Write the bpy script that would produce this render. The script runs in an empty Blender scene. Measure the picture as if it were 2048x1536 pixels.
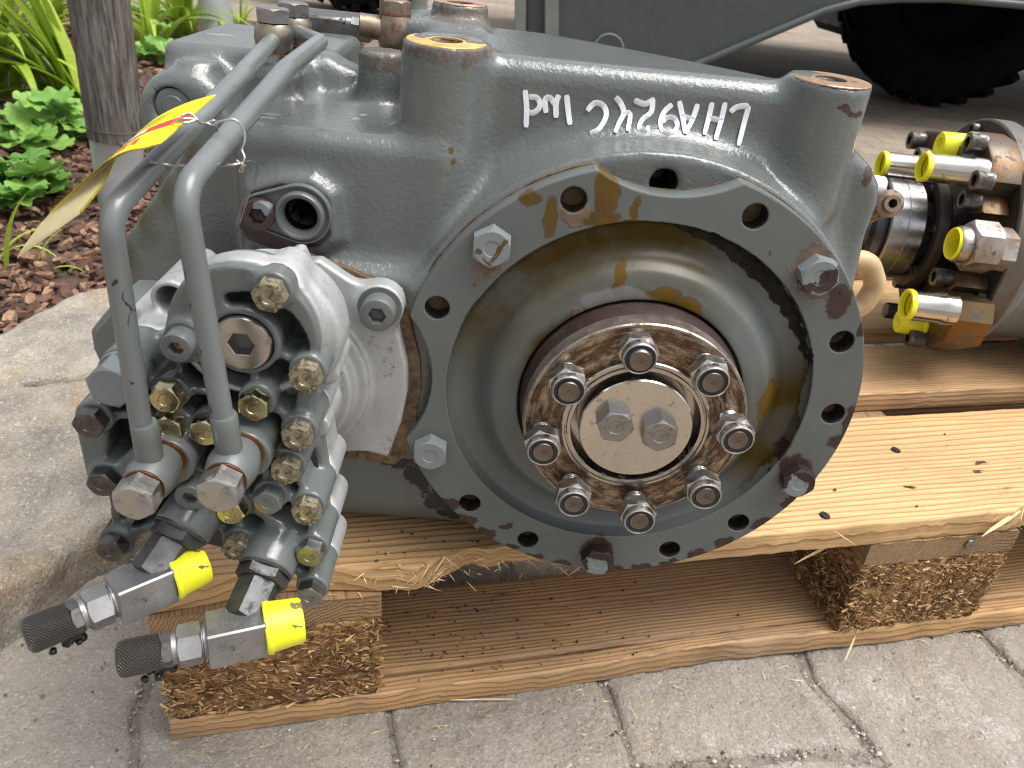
import bpy, bmesh, math, random
import numpy as np
from mathutils import Vector, Matrix, noise
R = math.radians
sc = bpy.context.scene
COL = sc.collection
rng = random.Random(7)
nrng = np.random.RandomState(11)

# ------------------------------------------------------------------ camera
F, PW, PH, TH, RHO, CAMH = 1550.0, 2048, 1536, R(30.15), R(5.3), .5104
_dn = Vector((0, math.cos(TH), math.sin(TH)))
_fw = Vector((0, -math.sin(TH), math.cos(TH)))
_r2 = math.cos(RHO)*Vector((1, 0, 0)) + math.sin(RHO)*_dn
_up = -(math.cos(RHO)*_dn - math.sin(RHO)*Vector((1, 0, 0)))
CM = Matrix((_r2, _fw, _up))                      # lens axes -> world axes
EYE = Vector((0, 0, CAMH))
cam = bpy.data.cameras.new('camera')
cam.sensor_width = 36
cam.lens = F/PW*36
cam.clip_start = .01
cam.clip_end = 400
cam.dof.use_dof = True
cam.dof.focus_distance = .45
cam.dof.aperture_fstop = 20
camo = bpy.data.objects.new('camera', cam)
COL.objects.link(camo)
ax, ay, az = CM @ Vector((1, 0, 0)), CM @ Vector((0, -1, 0)), CM @ Vector((0, 0, -1))
mw = Matrix((ax, ay, az)).transposed().to_4x4()
mw.translation = EYE
camo.matrix_world = mw
sc.camera = camo

def at(px, py, Y=None, Z=None, X=None, pl=None):
    """point of the place seen at that picture point, on the plane Y=, Z=, X= or (point, normal)"""
    d = CM @ Vector(((px-PW/2)/F, (py-PH/2)/F, 1))
    if Y is not None: t = Y/d.y
    elif Z is not None: t = (Z-CAMH)/d.z
    elif X is not None: t = X/d.x
    else: t = (pl[0]-EYE).dot(pl[1])/d.dot(pl[1])
    return EYE + d*t

# ------------------------------------------------------------------ sky, sun, exposure
SUN_EL, SUN_AZ = R(68), R(100)                    # azimuth clockwise from +Y
world = bpy.data.worlds.new('World')
sc.world = world
world.use_nodes = True
wn = world.node_tree
for n in list(wn.nodes): wn.nodes.remove(n)
sky = wn.nodes.new('ShaderNodeTexSky')
sky.sky_type = 'NISHITA'
sky.sun_disc = False
sky.sun_elevation = SUN_EL
sky.sun_rotation = SUN_AZ
sky.air_density, sky.dust_density, sky.ozone_density = 1.0, 5.0, 1.0
hs = wn.nodes.new('ShaderNodeHueSaturation')
hs.inputs['Saturation'].default_value = .28
bg = wn.nodes.new('ShaderNodeBackground')
bg.inputs[1].default_value = .10
wo = wn.nodes.new('ShaderNodeOutputWorld')
wn.links.new(sky.outputs[0], hs.inputs['Color'])
wn.links.new(hs.outputs[0], bg.inputs[0])
wn.links.new(bg.outputs[0], wo.inputs[0])
sl = bpy.data.lights.new('sun', 'SUN')
sl.energy = 1.4
sl.angle = R(45)
sl.color = (1, .97, .92)
so = bpy.data.objects.new('sun', sl)
COL.objects.link(so)
sdir = Vector((math.sin(SUN_AZ)*math.cos(SUN_EL), math.cos(SUN_AZ)*math.cos(SUN_EL), math.sin(SUN_EL)))
so.rotation_euler = sdir.to_track_quat('Z', 'Y').to_euler()
so.location = sdir*6
sc.cycles.filter_width = 1.1
sc.view_settings.view_transform = 'Standard'
sc.view_settings.look = 'None'
sc.view_settings.gamma = 1
sc.view_settings.use_curve_mapping = False
sc.view_settings.exposure = 1.34

# ------------------------------------------------------------------ object helpers
WM = {}
def obj(name, me, mt=None, parent=None, M=None, label=None, cat=None, group=None, kind=None):
    o = bpy.data.objects.new(name, me)
    COL.objects.link(o)
    M = M or Matrix.Identity(4)
    if mt is not None and me is not None and not me.materials: me.materials.append(mt)
    if parent is not None:
        o.parent = parent
        o.matrix_parent_inverse = WM[parent.name].inverted()
    o.matrix_basis = M
    WM[o.name] = M.copy()
    if label: o['label'] = label
    if cat: o['category'] = cat
    if group: o['group'] = group
    if kind: o['kind'] = kind
    return o
def thing(name, loc, label, cat, group=None, rz=0):
    return obj(name, None, M=Matrix.Translation(loc) @ Matrix.Rotation(rz, 4, 'Z'), label=label, cat=cat, group=group)
def T(*a): return Matrix.Translation(Vector(a) if len(a) == 3 else a[0])
def RX(a): return Matrix.Rotation(a, 4, 'X')
def RY(a): return Matrix.Rotation(a, 4, 'Y')
def RZ(a): return Matrix.Rotation(a, 4, 'Z')
def aim(loc, d, spin=0):
    """matrix that puts local -Y (the way a head faces) along d"""
    q = Vector(d).normalized().to_track_quat('-Y', 'Z')
    return T(Vector(loc)) @ q.to_matrix().to_4x4() @ RY(spin)
def mesh(name, V, Fc, smooth=True, sharp=None):
    me = bpy.data.meshes.new(name)
    me.from_pydata([tuple(v) for v in V], [], [tuple(f) for f in Fc])
    me.update()
    if smooth:
        me.polygons.foreach_set('use_smooth', [True]*len(me.polygons))
        if sharp: me.set_sharp_from_angle(angle=R(sharp))
    return me
def joinm(name, parts, sharp=35):
    """parts: list of (V, F) -> one mesh"""
    V, Fc = [], []
    for v, f in parts:
        b = len(V)
        V += [tuple(x) for x in v]
        Fc += [tuple(i+b for i in q) for q in f]
    return mesh(name, V, Fc, True, sharp)
def xf(vf, M): return [M @ Vector(v) for v in vf[0]], vf[1]
def rings(rs, closed_ends=(True, True)):
    """list of rings (equal count) -> V, F"""
    n = len(rs[0]); V = [p for r in rs for p in r]; Fc = []
    for k in range(len(rs)-1):
        for i in range(n):
            j = (i+1) % n
            Fc.append((k*n+i, k*n+j, (k+1)*n+j, (k+1)*n+i))
    if closed_ends[0]: Fc.append(tuple(reversed(range(n))))
    if closed_ends[1]: Fc.append(tuple((len(rs)-1)*n+i for i in range(n)))
    return V, Fc
def lathe(prof, seg=64, ends=(False, False)):
    """profile [(r, y)] about the Y axis"""
    rs = []
    for r, y in prof:
        rs.append([(r*math.cos(2*math.pi*i/seg), y, r*math.sin(2*math.pi*i/seg)) for i in range(seg)])
    return rings(rs, ends)
def hexr(af, a):
    b = (a % (math.pi/3)) - math.pi/6
    return af/2/math.cos(b)
def hexprism(af, y0, y1, seg=48, c0=False, c1=True, hole=0):
    """hexagonal prism from y0 (back) to y1 (front, smaller y) with turned chamfers"""
    A = [2*math.pi*i/seg for i in range(seg)]
    s = -1 if y1 < y0 else 1
    r0 = af/2*.96
    def ring(fn): return [(fn(a)[0]*math.cos(a), fn(a)[1], fn(a)[0]*math.sin(a)) for a in A]
    rs = []
    if c0:
        rs.append(ring(lambda a: (r0, y0)))
        rs.append(ring(lambda a: (hexr(af, a), y0+s*(hexr(af, a)-r0)*.6)))
    else: rs.append(ring(lambda a: (hexr(af, a), y0)))
    if c1:
        rs.append(ring(lambda a: (hexr(af, a), y1-s*(hexr(af, a)-r0)*.6)))
        rs.append(ring(lambda a: (r0, y1)))
    else: rs.append(ring(lambda a: (hexr(af, a), y1)))
    if hole: rs.append(ring(lambda a: (hole, y1)))
    return rings(rs, (True, True))
def hexbolt(af, h, wash=.0, wt=.0015, dish=True):
    """hex head: seat at y=0, face towards -Y"""
    P = []
    y = 0
    if wash:
        P.append(lathe([(wash*.3, 0), (wash*.97, 0), (wash, -wt*.3), (wash, -wt*.8), (wash*.96, -wt), (wash*.3, -wt)], 40))
        y = -wt
    seg = 48
    A = [2*math.pi*i/seg for i in range(seg)]
    r0 = af/2*.95
    rs = [[(hexr(af, a)*math.cos(a), y, hexr(af, a)*math.sin(a)) for a in A],
          [(hexr(af, a)*math.cos(a), y-h+(hexr(af, a)-r0)*.62, hexr(af, a)*math.sin(a)) for a in A]]
    prof = [(r0, y-h)]
    if dish: prof += [(r0*.50, y-h), (r0*.44, y-h+.0004), (r0*.30, y-h+.0004)]
    for r, yy in prof: rs.append([(r*math.cos(a), yy, r*math.sin(a)) for a in A])
    P.append(rings(rs, (False, True)))
    return joinm('hex_bolt', P, 28)
def sockethead(r, h, hx, depth, wash=0):
    seg = 48
    A = [2*math.pi*i/seg for i in range(seg)]
    P = []
    y = 0
    if wash:
        P.append(lathe([(wash*.3, 0), (wash, 0), (wash, -.0013), (wash*.3, -.0016)], 40)); y = -.0013
    c = r*.10
    rs = [[(q*math.cos(a), yy, q*math.sin(a)) for a in A] for q, yy in ((r, y), (r, y-h+c), (r-c*.4, y-h+c*.3), (r-c*1.3, y-h))]
    rs.append([(hexr(hx*1.06, a)*math.cos(a), y-h, hexr(hx*1.06, a)*math.sin(a)) for a in A])
    rs.append([(hexr(hx, a)*math.cos(a), y-h+.0005, hexr(hx, a)*math.sin(a)) for a in A])
    rs.append([(hexr(hx, a)*math.cos(a), y-h+depth, hexr(hx, a)*math.sin(a)) for a in A])
    rs.append([(hx*.1*math.cos(a), y-h+depth*1.25, hx*.1*math.sin(a)) for a in A])
    P.append(rings(rs, (False, True)))
    return joinm('socket_screw', P, 30)
def fillet_path(pts, rad, n=8):
    P = [Vector(p) for p in pts]
    out = [P[0]]
    for i in range(1, len(P)-1):
        a, b, c = P[i-1], P[i], P[i+1]
        r = rad[i-1] if isinstance(rad, (list, tuple)) else rad
        u, v = (a-b).normalized(), (c-b).normalized()
        ang = u.angle(v)
        t = r/math.tan(ang/2)
        p, q = b+u*t, b+v*t
        bis = (u+v).normalized()
        cen = b+bis*(r/math.sin(ang/2))
        for k in range(n+1):
            e0, e1 = (p-cen), (q-cen)
            w_ = e0.angle(e1)
            out.append(cen+(e0*math.sin((1-k/n)*w_)+e1*math.sin(k/n*w_))/math.sin(w_))
    out.append(P[-1])
    return out
def sweep(pts, rad, seg=20, ends=(True, True)):
    P = [Vector(p) for p in pts]
    n = len(P)
    t0 = (P[1]-P[0]).normalized()
    u = t0.orthogonal().normalized()
    rs = []
    for i in range(n):
        t = (P[min(i+1, n-1)]-P[max(i-1, 0)]).normalized()
        u = (u - t*u.dot(t)).normalized()
        w = t.cross(u)
        r = rad(i/(n-1)) if callable(rad) else rad
        rs.append([P[i]+(u*math.cos(2*math.pi*k/seg)+w*math.sin(2*math.pi*k/seg))*r for k in range(seg)])
    return rings(rs, ends)
def rbox(sx, sy, sz, b=.001, n=2):
    """bevelled box centred on the origin"""
    bm = bmesh.new()
    bmesh.ops.create_cube(bm, size=1)
    for v in bm.verts: v.co = Vector((v.co.x*sx, v.co.y*sy, v.co.z*sz))
    if b: bmesh.ops.bevel(bm, geom=list(bm.edges), offset=b, segments=n, profile=.5, affect='EDGES')
    bm.verts.index_update()
    V = [v.co.copy() for v in bm.verts]; Fc = [tuple(v.index for v in f.verts) for f in bm.faces]
    bm.free()
    return V, Fc
def plate(loops, y0, y1, bev=.0008):
    """loops of (x, z): outline then holes -> V, F of a plate between y0 (front) and y1"""
    cu = bpy.data.curves.new('tmp', 'CURVE')
    cu.dimensions = '2D'; cu.fill_mode = 'BOTH'
    cu.extrude = (y1-y0)/2-bev; cu.bevel_depth = bev; cu.bevel_resolution = 1; cu.offset = -bev
    for lp in loops:
        s = cu.splines.new('POLY')
        s.points.add(len(lp)-1)
        for p, q in zip(s.points, lp): p.co = (q[0], q[1], 0, 1)
        s.use_cyclic_u = True
    o = bpy.data.objects.new('tmp', cu)
    COL.objects.link(o)
    dg = bpy.context.evaluated_depsgraph_get()
    dg.update()
    me = o.evaluated_get(dg).to_mesh()
    V = [Vector((v.co.x, (y0+y1)/2 - v.co.z, v.co.y)) for v in me.vertices]
    Fc = [tuple(p.vertices) for p in me.polygons]
    o.evaluated_get(dg).to_mesh_clear()
    bpy.data.objects.remove(o); bpy.data.curves.remove(cu)
    return V, Fc
def textmesh(s, size, depth=.0003, bold=0):
    """raised letters in the XZ plane, reading from -Y, centred"""
    cu = bpy.data.curves.new('tmp', 'FONT')
    cu.body = s; cu.size = size; cu.extrude = depth; cu.align_x = 'CENTER'; cu.align_y = 'CENTER'; cu.offset = bold; cu.resolution_u = 3
    o = bpy.data.objects.new('tmp', cu)
    COL.objects.link(o)
    dg = bpy.context.evaluated_depsgraph_get()
    dg.update()
    me = o.evaluated_get(dg).to_mesh()
    V = [Vector((v.co.x, -v.co.z, v.co.y)) for v in me.vertices]
    Fc = [tuple(p.vertices) for p in me.polygons]
    o.evaluated_get(dg).to_mesh_clear()
    bpy.data.objects.remove(o); bpy.data.curves.remove(cu)
    return V, Fc
def circ(cx, cz, r, n=32): return [(cx+r*math.cos(2*math.pi*i/n), cz+r*math.sin(2*math.pi*i/n)) for i in range(n)]

# ------------------------------------------------------------------ distance fields for the castings
class Grid:
    def __init__(s, lo, hi, h):
        s.lo, s.h = np.array(lo, np.float32), h
        n = [int(math.ceil((b-a)/h))+1 for a, b in zip(lo, hi)]
        s.X = (lo[0]+h*np.arange(n[0], dtype=np.float32))[:, None, None]
        s.Y = (lo[1]+h*np.arange(n[1], dtype=np.float32))[None, :, None]
        s.Z = (lo[2]+h*np.arange(n[2], dtype=np.float32))[None, None, :]
    def box(s, x, y, z, r=.004):
        q = [np.abs(p-(a+b)/2)-(b-a)/2+r for p, (a, b) in zip((s.X, s.Y, s.Z), (x, y, z))]
        o = np.sqrt(np.maximum(q[0], 0)**2+np.maximum(q[1], 0)**2+np.maximum(q[2], 0)**2)
        return o+np.minimum(np.maximum(np.maximum(q[0], q[1]), q[2]), 0)-r
    def _cap(s, d2, da, r):
        a, b = d2+r, da+r
        return np.sqrt(np.maximum(a, 0)**2+np.maximum(b, 0)**2)+np.minimum(np.maximum(a, b), 0)-r
    def cy(s, x, z, rad, y0, y1, r=.001, taper=0):
        d = np.sqrt((s.X-x)**2+(s.Z-z)**2)-(rad+taper*(s.Y-y0))
        return s._cap(d, np.abs(s.Y-(y0+y1)/2)-(y1-y0)/2, r)
    def cz(s, x, y, rad, z0, z1, r=.001, taper=0):
        d = np.sqrt((s.X-x)**2+(s.Y-y)**2)-(rad+taper*(z1-s.Z))
        return s._cap(d, np.abs(s.Z-(z0+z1)/2)-(z1-z0)/2, r)
    def cap(s, a, b, ra, rb=None):
        rb = ra if rb is None else rb
        a, b = Vector(a), Vector(b)
        d = b-a; L = d.length_squared
        t = np.clip(((s.X-a.x)*d.x+(s.Y-a.y)*d.y+(s.Z-a.z)*d.z)/L, 0, 1)
        return np.sqrt((s.X-a.x-t*d.x)**2+(s.Y-a.y-t*d.y)**2+(s.Z-a.z-t*d.z)**2)-(ra+(rb-ra)*t)
    def rib(s, a, b, w, y0, y1, r=.001):
        """upright wall of width 2w between two (x, z) points"""
        dx, dz = b[0]-a[0], b[1]-a[1]; L = dx*dx+dz*dz
        t = np.clip(((s.X-a[0])*dx+(s.Z-a[1])*dz)/L, 0, 1)
        d = np.sqrt((s.X-a[0]-t*dx)**2+(s.Z-a[1]-t*dz)**2)-w
        return s._cap(d, np.abs(s.Y-(y0+y1)/2)-(y1-y0)/2, r)
    def poly(s, pts, y0, y1, r=.001, off=0):
        X, Z = s.X[:, 0, :]+0*s.Z[0], s.Z[:, 0, :]+0*s.X[:, 0, :]
        d = np.full(X.shape, 1e9, np.float32); sg = np.ones(X.shape, np.float32)
        n = len(pts)
        for i in range(n):
            x0, z0 = pts[i]; x1, z1 = pts[i-1]
            ex, ez = x1-x0, z1-z0; wx, wz = X-x0, Z-z0
            t = np.clip((wx*ex+wz*ez)/(ex*ex+ez*ez), 0, 1)
            d = np.minimum(d, (wx-ex*t)**2+(wz-ez*t)**2)
            c1, c2, c3 = Z >= z0, Z < z1, ex*wz > ez*wx
            sg = np.where((c1 & c2 & c3) | (~c1 & ~c2 & ~c3), -sg, sg)
        d = (sg*np.sqrt(d)-off)[:, None, :]
        return s._cap(d, np.abs(s.Y-(y0+y1)/2)-(y1-y0)/2, r)
    def plane(s, p, n):
        n = Vector(n).normalized()
        return (s.X-p[0])*n.x+(s.Y-p[1])*n.y+(s.Z-p[2])*n.z
def smin(a, b, k):
    h = np.maximum(k-np.abs(a-b), 0)/k
    return np.minimum(a, b)-h*h*k*.25
def smax(a, b, k): return -smin(-a, -b, k)
def nets(g, vol, name):
    """surface of vol < 0 as a quad mesh"""
    s = vol < 0
    c = [(i, j, k) for i in (0, 1) for j in (0, 1) for k in (0, 1)]
    nx, ny, nz = vol.shape
    cnt = np.zeros((nx-1, ny-1, nz-1), np.int8)
    for i, j, k in c: cnt += s[i:nx-1+i, j:ny-1+j, k:nz-1+k]
    act = (cnt > 0) & (cnt < 8)
    I = np.argwhere(act)
    idx = np.full(act.shape, -1, np.int64); idx[act] = np.arange(len(I))
    val = {q: vol[I[:, 0]+q[0], I[:, 1]+q[1], I[:, 2]+q[2]] for q in c}
    acc = np.zeros((len(I), 3)); num = np.zeros(len(I))
    for a in c:
        for b in c:
            if a < b and sum(abs(x-y) for x, y in zip(a, b)) == 1:
                m = (val[a] < 0) != (val[b] < 0)
                t = val[a][m]/(val[a][m]-val[b][m])
                acc[m] += np.array(a)+(np.array(b)-np.array(a))*t[:, None]
                num[m] += 1
    V = g.lo+(I+acc/num[:, None])*g.h
    Q = []
    for ax_ in range(3):
        o1, o2 = [(1, 2), (2, 0), (0, 1)][ax_]
        sl0 = [slice(1, -1)]*3; sl1 = [slice(1, -1)]*3
        sl0[ax_] = slice(0, -1); sl1[ax_] = slice(1, None)
        A, B = s[tuple(sl0)], s[tuple(sl1)]
        E = np.argwhere(A != B)
        fl = A[A != B]
        E = E+np.array([0 if q == ax_ else 1 for q in range(3)])
        d1 = np.zeros(3, int); d1[o1] = 1
        d2 = np.zeros(3, int); d2[o2] = 1
        q = [idx[tuple((E-x).T)] for x in (d1+d2, d2, 0*d1, d1)]
        q = np.stack(q, 1)
        q[~fl] = q[~fl][:, ::-1]
        Q.append(q)
    Q = np.concatenate(Q)
    me = bpy.data.meshes.new(name)
    me.vertices.add(len(V)); me.vertices.foreach_set('co', V.astype(np.float32).ravel())
    me.loops.add(Q.size); me.loops.foreach_set('vertex_index', Q.astype(np.int32).ravel())
    me.polygons.add(len(Q)); me.polygons.foreach_set('loop_start', np.arange(0, Q.size, 4, dtype=np.int32))
    me.update(calc_edges=True)
    me.polygons.foreach_set('use_smooth', [True]*len(me.polygons))
    return me

# ------------------------------------------------------------------ materials
class NB:
    def __init__(s, name, rough=.5, metal=0, spec=.5):
        s.m = bpy.data.materials.new(name); s.m.use_nodes = True
        s.nt = s.m.node_tree
        s.b = s.nt.nodes['Principled BSDF']
        s.b.inputs['Roughness'].default_value = rough
        s.b.inputs['Metallic'].default_value = metal
        s.b.inputs['Specular IOR Level'].default_value = spec
        s.tc = s.nt.nodes.new('ShaderNodeTexCoord')
        s.obj = s.tc.outputs['Object']
    def n(s, t, ins=None, **kw):
        nd = s.nt.nodes.new('ShaderNode'+t)
        for k, v in kw.items(): setattr(nd, k, v)
        for k, v in (ins or {}).items(): s.set(nd.inputs[k], v)
        return nd
    def set(s, sock, v):
        if isinstance(v, bpy.types.NodeSocket): s.nt.links.new(v, sock)
        elif isinstance(v, (tuple, list)) and len(v) == 3 and sock.type == 'RGBA': sock.default_value = (*v, 1)
        else: sock.default_value = v
    def noise(s, scale, detail=4, rough=.55, vec=None, dist=0, col=False, stretch=None):
        vec = vec or s.obj
        if stretch: vec = s.n('Mapping', {0: vec, 3: stretch}).outputs[0]
        nd = s.n('TexNoise', {'Vector': vec, 'Scale': scale, 'Detail': detail, 'Roughness': rough, 'Distortion': dist})
        return nd.outputs[1 if col else 0]
    def vor(s, scale, vec=None, feat='F1', out=0, stretch=None, rand=1):
        vec = vec or s.obj
        if stretch: vec = s.n('Mapping', {0: vec, 3: stretch}).outputs[0]
        nd = s.n('TexVoronoi', {'Vector': vec, 'Scale': scale, 'Randomness': rand}, feature=feat)
        return nd.outputs[out]
    def mp(s, v, a, b, c=0, d=1): return s.n('MapRange', {0: v, 1: a, 2: b, 3: c, 4: d}).outputs[0]
    def mth(s, op, a, b=0): return s.n('Math', {0: a, 1: b}, operation=op).outputs[0]
    def mix(s, f, a, b):
        nd = s.n('Mix', data_type='RGBA')
        s.set(nd.inputs[0], f); s.set(nd.inputs[6], a); s.set(nd.inputs[7], b)
        return nd.outputs[2]
    def ramp(s, f, stops):
        nd = s.n('ValToRGB', {0: f})
        e = nd.color_ramp.elements
        while len(e) < len(stops): e.new(.5)
        for q, (p, c) in zip(e, stops): q.position = p; q.color = (*c, 1)
        return nd.outputs[0]
    def bump(s, h, strength=.3, dist=.001, prev=None):
        ins = {'Height': h, 'Strength': strength, 'Distance': dist}
        if prev is not None: ins['Normal'] = prev
        return s.n('Bump', ins).outputs[0]
    def warp(s, amp, scale, detail=3):
        c = s.n('VectorMath', {0: s.noise(scale, detail, col=True), 1: (.5, .5, .5)}, operation='SUBTRACT').outputs[0]
        c = s.n('VectorMath', {0: c, 'Scale': amp}, operation='SCALE').outputs[0]
        return s.n('VectorMath', {0: s.obj, 1: c}, operation='ADD').outputs[0]
    def spots(s, lst, amp=.01, scale=60, soft=.15, detail=3):
        """mask of ragged blotches [(x, y, z, rx, ry, rz)]"""
        w = s.warp(amp*2, scale, detail); out = None
        for q in lst:
            c, rad = q[:3], (q[3:6] if len(q) == 6 else (q[3],)*3)
            v = s.n('VectorMath', {0: w, 1: tuple(c)}, operation='SUBTRACT').outputs[0]
            v = s.n('VectorMath', {0: v, 1: tuple(rad)}, operation='DIVIDE').outputs[0]
            l = s.n('VectorMath', {0: v}, operation='LENGTH').outputs['Value']
            f = s.mp(l, 1-soft, 1, 1, 0)
            out = f if out is None else s.mth('MAXIMUM', out, f)
        return out
    def done(s, col=None, rough=None, metal=None, norm=None):
        if col is not None: s.set(s.b.inputs['Base Color'], col)
        if rough is not None: s.set(s.b.inputs['Roughness'], rough)
        if metal is not None: s.set(s.b.inputs['Metallic'], metal)
        if norm is not None: s.set(s.b.inputs['Normal'], norm)
        return s.m

GREY = (.104, .116, .112)
def paint(name, stains=(), bump=.25, bscale=420, rough=(.26, .42), col=GREY, spec=.5, dust=.14, rel=0, specks=.6):
    N = NB(name, spec=spec)
    c = N.mix(N.mp(N.noise(14, 5), .3, .7), tuple(x*.9 for x in col), tuple(x*1.1 for x in col))
    c = N.mix(N.mth('MULTIPLY', N.mp(N.noise(55, 6, .65), .52, .75), dust), c, (.22, .21, .18))
    c = N.mix(N.mth('MULTIPLY', N.mp(N.vor(110), .015, .03, 1, 0), specks), c, (.03, .028, .025))
    r = N.mp(N.noise(22, 4), .3, .7, *rough)
    h = N.noise(bscale, 3, .6)
    nm = N.bump(h, bump, .0010)
    if rel: nm = N.bump(N.noise(rel, 2, .5), .17, .0022, nm)
    spv = spec
    for st in stains:
        m = st['mask'](N) if 'mask' in st else N.spots(st['at'], st.get('amp', .01), st.get('scale', 60), st.get('soft', .15), st.get('detail', 3))
        f = N.mth('MULTIPLY', m, st.get('f', 1))
        if st.get('break'): f = N.mth('MULTIPLY', f, N.mp(N.noise(st['break'], 4, .6), st.get('lo', .42), st.get('hi', .52)))
        if st.get('edge'): c = N.mix(N.mth('MULTIPLY', N.mp(N.mth('ABSOLUTE', N.mth('SUBTRACT', m, .5)), .0, .5, 1, 0), .6), c, (.030, .016, .003))
        sc_ = st['col']
        if 'col2' in st: sc_ = N.mix(N.mp(N.noise(st.get('cs', 90), 5, .65), .35, .65), st['col'], st['col2'])
        c = N.mix(f, c, sc_)
        r = N.n('Mix', {0: f, 2: r, 3: st.get('rough', .5)}).outputs[0]
        if 'spec' in st: spv = N.n('Mix', {0: f, 2: spv, 3: st['spec']}).outputs[0]
        if st.get('h'): nm = N.bump(f, .6, st['h'], nm)
    N.set(N.b.inputs['Specular IOR Level'], spv)
    return N.done(c, r, None, nm)
def metalm(name, c1, c2, rough=(.25, .45), metal=1.0, scale=60, dirt=.35, dcol=(.035, .03, .025), bump=.15, bs=500, dscale=120):
    N = NB(name)
    c = N.mix(N.mp(N.noise(scale, 5, .65), .35, .65), c1, c2)
    d = N.mp(N.noise(dscale, 6, .7), .62-dirt*.3, .74-dirt*.2)
    c = N.mix(d, c, dcol)
    r = N.n('Mix', {0: d, 2: N.mp(N.noise(scale*1.7, 4), .3, .7, *rough), 3: .75}).outputs[0]
    mt = N.mth('MULTIPLY', N.mth('SUBTRACT', 1, d), metal)
    return N.done(c, r, mt, N.bump(N.noise(bs, 3), bump, .0006))
def flat(name, col, rough=.5, metal=0, var=.15, scale=40, bump=0, bs=300, spec=.5):
    N = NB(name, spec=spec)
    c = N.mix(N.mp(N.noise(scale, 4), .3, .7), tuple(x*(1-var) for x in col), tuple(x*(1+var) for x in col))
    return N.done(c, rough, metal, N.bump(N.noise(bs, 3), bump, .001) if bump else None)

# ------------------------------------------------------------------ shared materials
def sp(px, py, Y, r, *more):
    p = at(px, py, Y=Y)
    return (p.x, p.y, p.z, r, *more)
RUST1, RUST2 = (.022, .010, .006), (.14, .075, .04)
BARE = (.17, .125, .085)
M_steel = metalm('zinc_steel', (.36, .36, .36), (.26, .25, .24), (.28, .45), dirt=.25)
M_dark = metalm('dark_steel', (.20, .19, .18), (.09, .085, .08), (.3, .5), dirt=.4)
M_gold = metalm('gold_zinc', (.52, .46, .31), (.40, .36, .25), (.24, .44), dirt=.75, dcol=(.045, .035, .018), dscale=330)
M_goldb = metalm('bright_gold_zinc', (.58, .51, .31), (.48, .42, .24), (.16, .32), dirt=.12, dscale=260)
M_alu = metalm('cast_aluminium', (.46, .47, .47), (.37, .38, .38), (.50, .64), .6, 30, .12, (.12, .11, .10), .35, 700)
M_polish = metalm('machined_steel', (.52, .49, .45), (.44, .41, .37), (.16, .30), 1, 30, .12, (.07, .05, .035), .05)
M_copper = metalm('copper_washer', (.36, .15, .08), (.22, .10, .06), (.3, .5), 1, 200, .2)
M_brush = metalm('brushed_fitting', (.34, .34, .34), (.26, .26, .26), (.44, .56), .9, 80, .22, (.02, .018, .016), .1)
M_black = flat('black_hole', (.008, .007, .006), .6, spec=.1)
M_oil = flat('black_grease', (.010, .008, .006), .25, 0, .4, 200, .8, 300)
M_yel = flat('yellow_plastic', (.72, .70, .015), .38, 0, .07, 60, .08, 200)
M_red = flat('red_print', (.55, .02, .02), .45)
M_white = flat('white_marker', (.78, .80, .84), .55, 0, .1, 300)

def stub(px, py, Y): return at(px, py, Y=Y)
YR = .3816
CX_, CZ_ = .0877, .2868
def pol(a, r, y): return Vector((CX_+r*math.cos(R(a)), y, CZ_+r*math.sin(R(a))))

# ------------------------------------------------------------------ gearbox
gear = thing('gearbox', (.03, .47, .146), 'grey painted cast gearbox with large round cover lying on a wooden pallet', 'gearbox')

chip = dict(col=RUST1, col2=(.045, .022, .015), rough=.6, amp=.006, scale=120)
M_house = paint('housing_paint', [
    dict(col=(.085, .046, .003), rough=.25, spec=.2, f=.8, at=[sp(900, 300, .41, .0018), sp(905, 322, .41, .0022), sp(880, 340, .41, .0022), sp(884, 356, .41, .002)], amp=.004),
    dict(col=(.050, .040, .006), rough=.3, spec=.3, f=.8, at=[sp(250, 500, .43, .010, .03, .03), sp(285, 430, .43, .010, .03, .025), sp(325, 365, .43, .010, .03, .025), sp(370, 300, .43, .010, .03, .025)], amp=.008, soft=.9),
    dict(chip, at=[sp(1742, 352, .43, .003, .01, .006), sp(1690, 216, .41, .005, .01, .0012), sp(1710, 226, .41, .006, .01, .0016), sp(1728, 234, .41, .004, .01, .0014), sp(1711, 507, .42, .002), sp(180, 690, .36, .003)]),
    dict(col=(.045, .030, .022), col2=(.12, .08, .05), rough=.7, amp=.006, f=.9, **{'break': 260}, at=[sp(890, 100, .415, .03, .04, .006), sp(760, 105, .49, .02, .03, .012), sp(920, 30, .55, .03, .03, .010)], scale=100, lo=.40, hi=.56),
    dict(col=(.012, .01, .008), rough=.55, at=[sp(800, 925, .41, .016, .05, .006), sp(840, 960, .41, .010, .05, .012), sp(880, 1000, .41, .010, .05, .012), sp(905, 1030, .41, .008, .05, .010)], amp=.012, scale=110, detail=6),
    dict(col=(.30, .32, .33), rough=.4, f=.5, at=[sp(700, 195, .46, .004, .005, .01), sp(725, 205, .46, .004, .005, .01), sp(715, 222, .45, .003, .004, .01), sp(540, 210, .44, .008, .002, .01), sp(530, 235, .43, .006, .002, .01), sp(345, 85, .56, .012, .005, .01), sp(440, 80, .56, .010, .004, .01)], amp=.004),
], bump=.22, bscale=600, rel=330, rough=(.12, .21), spec=.6)

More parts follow.
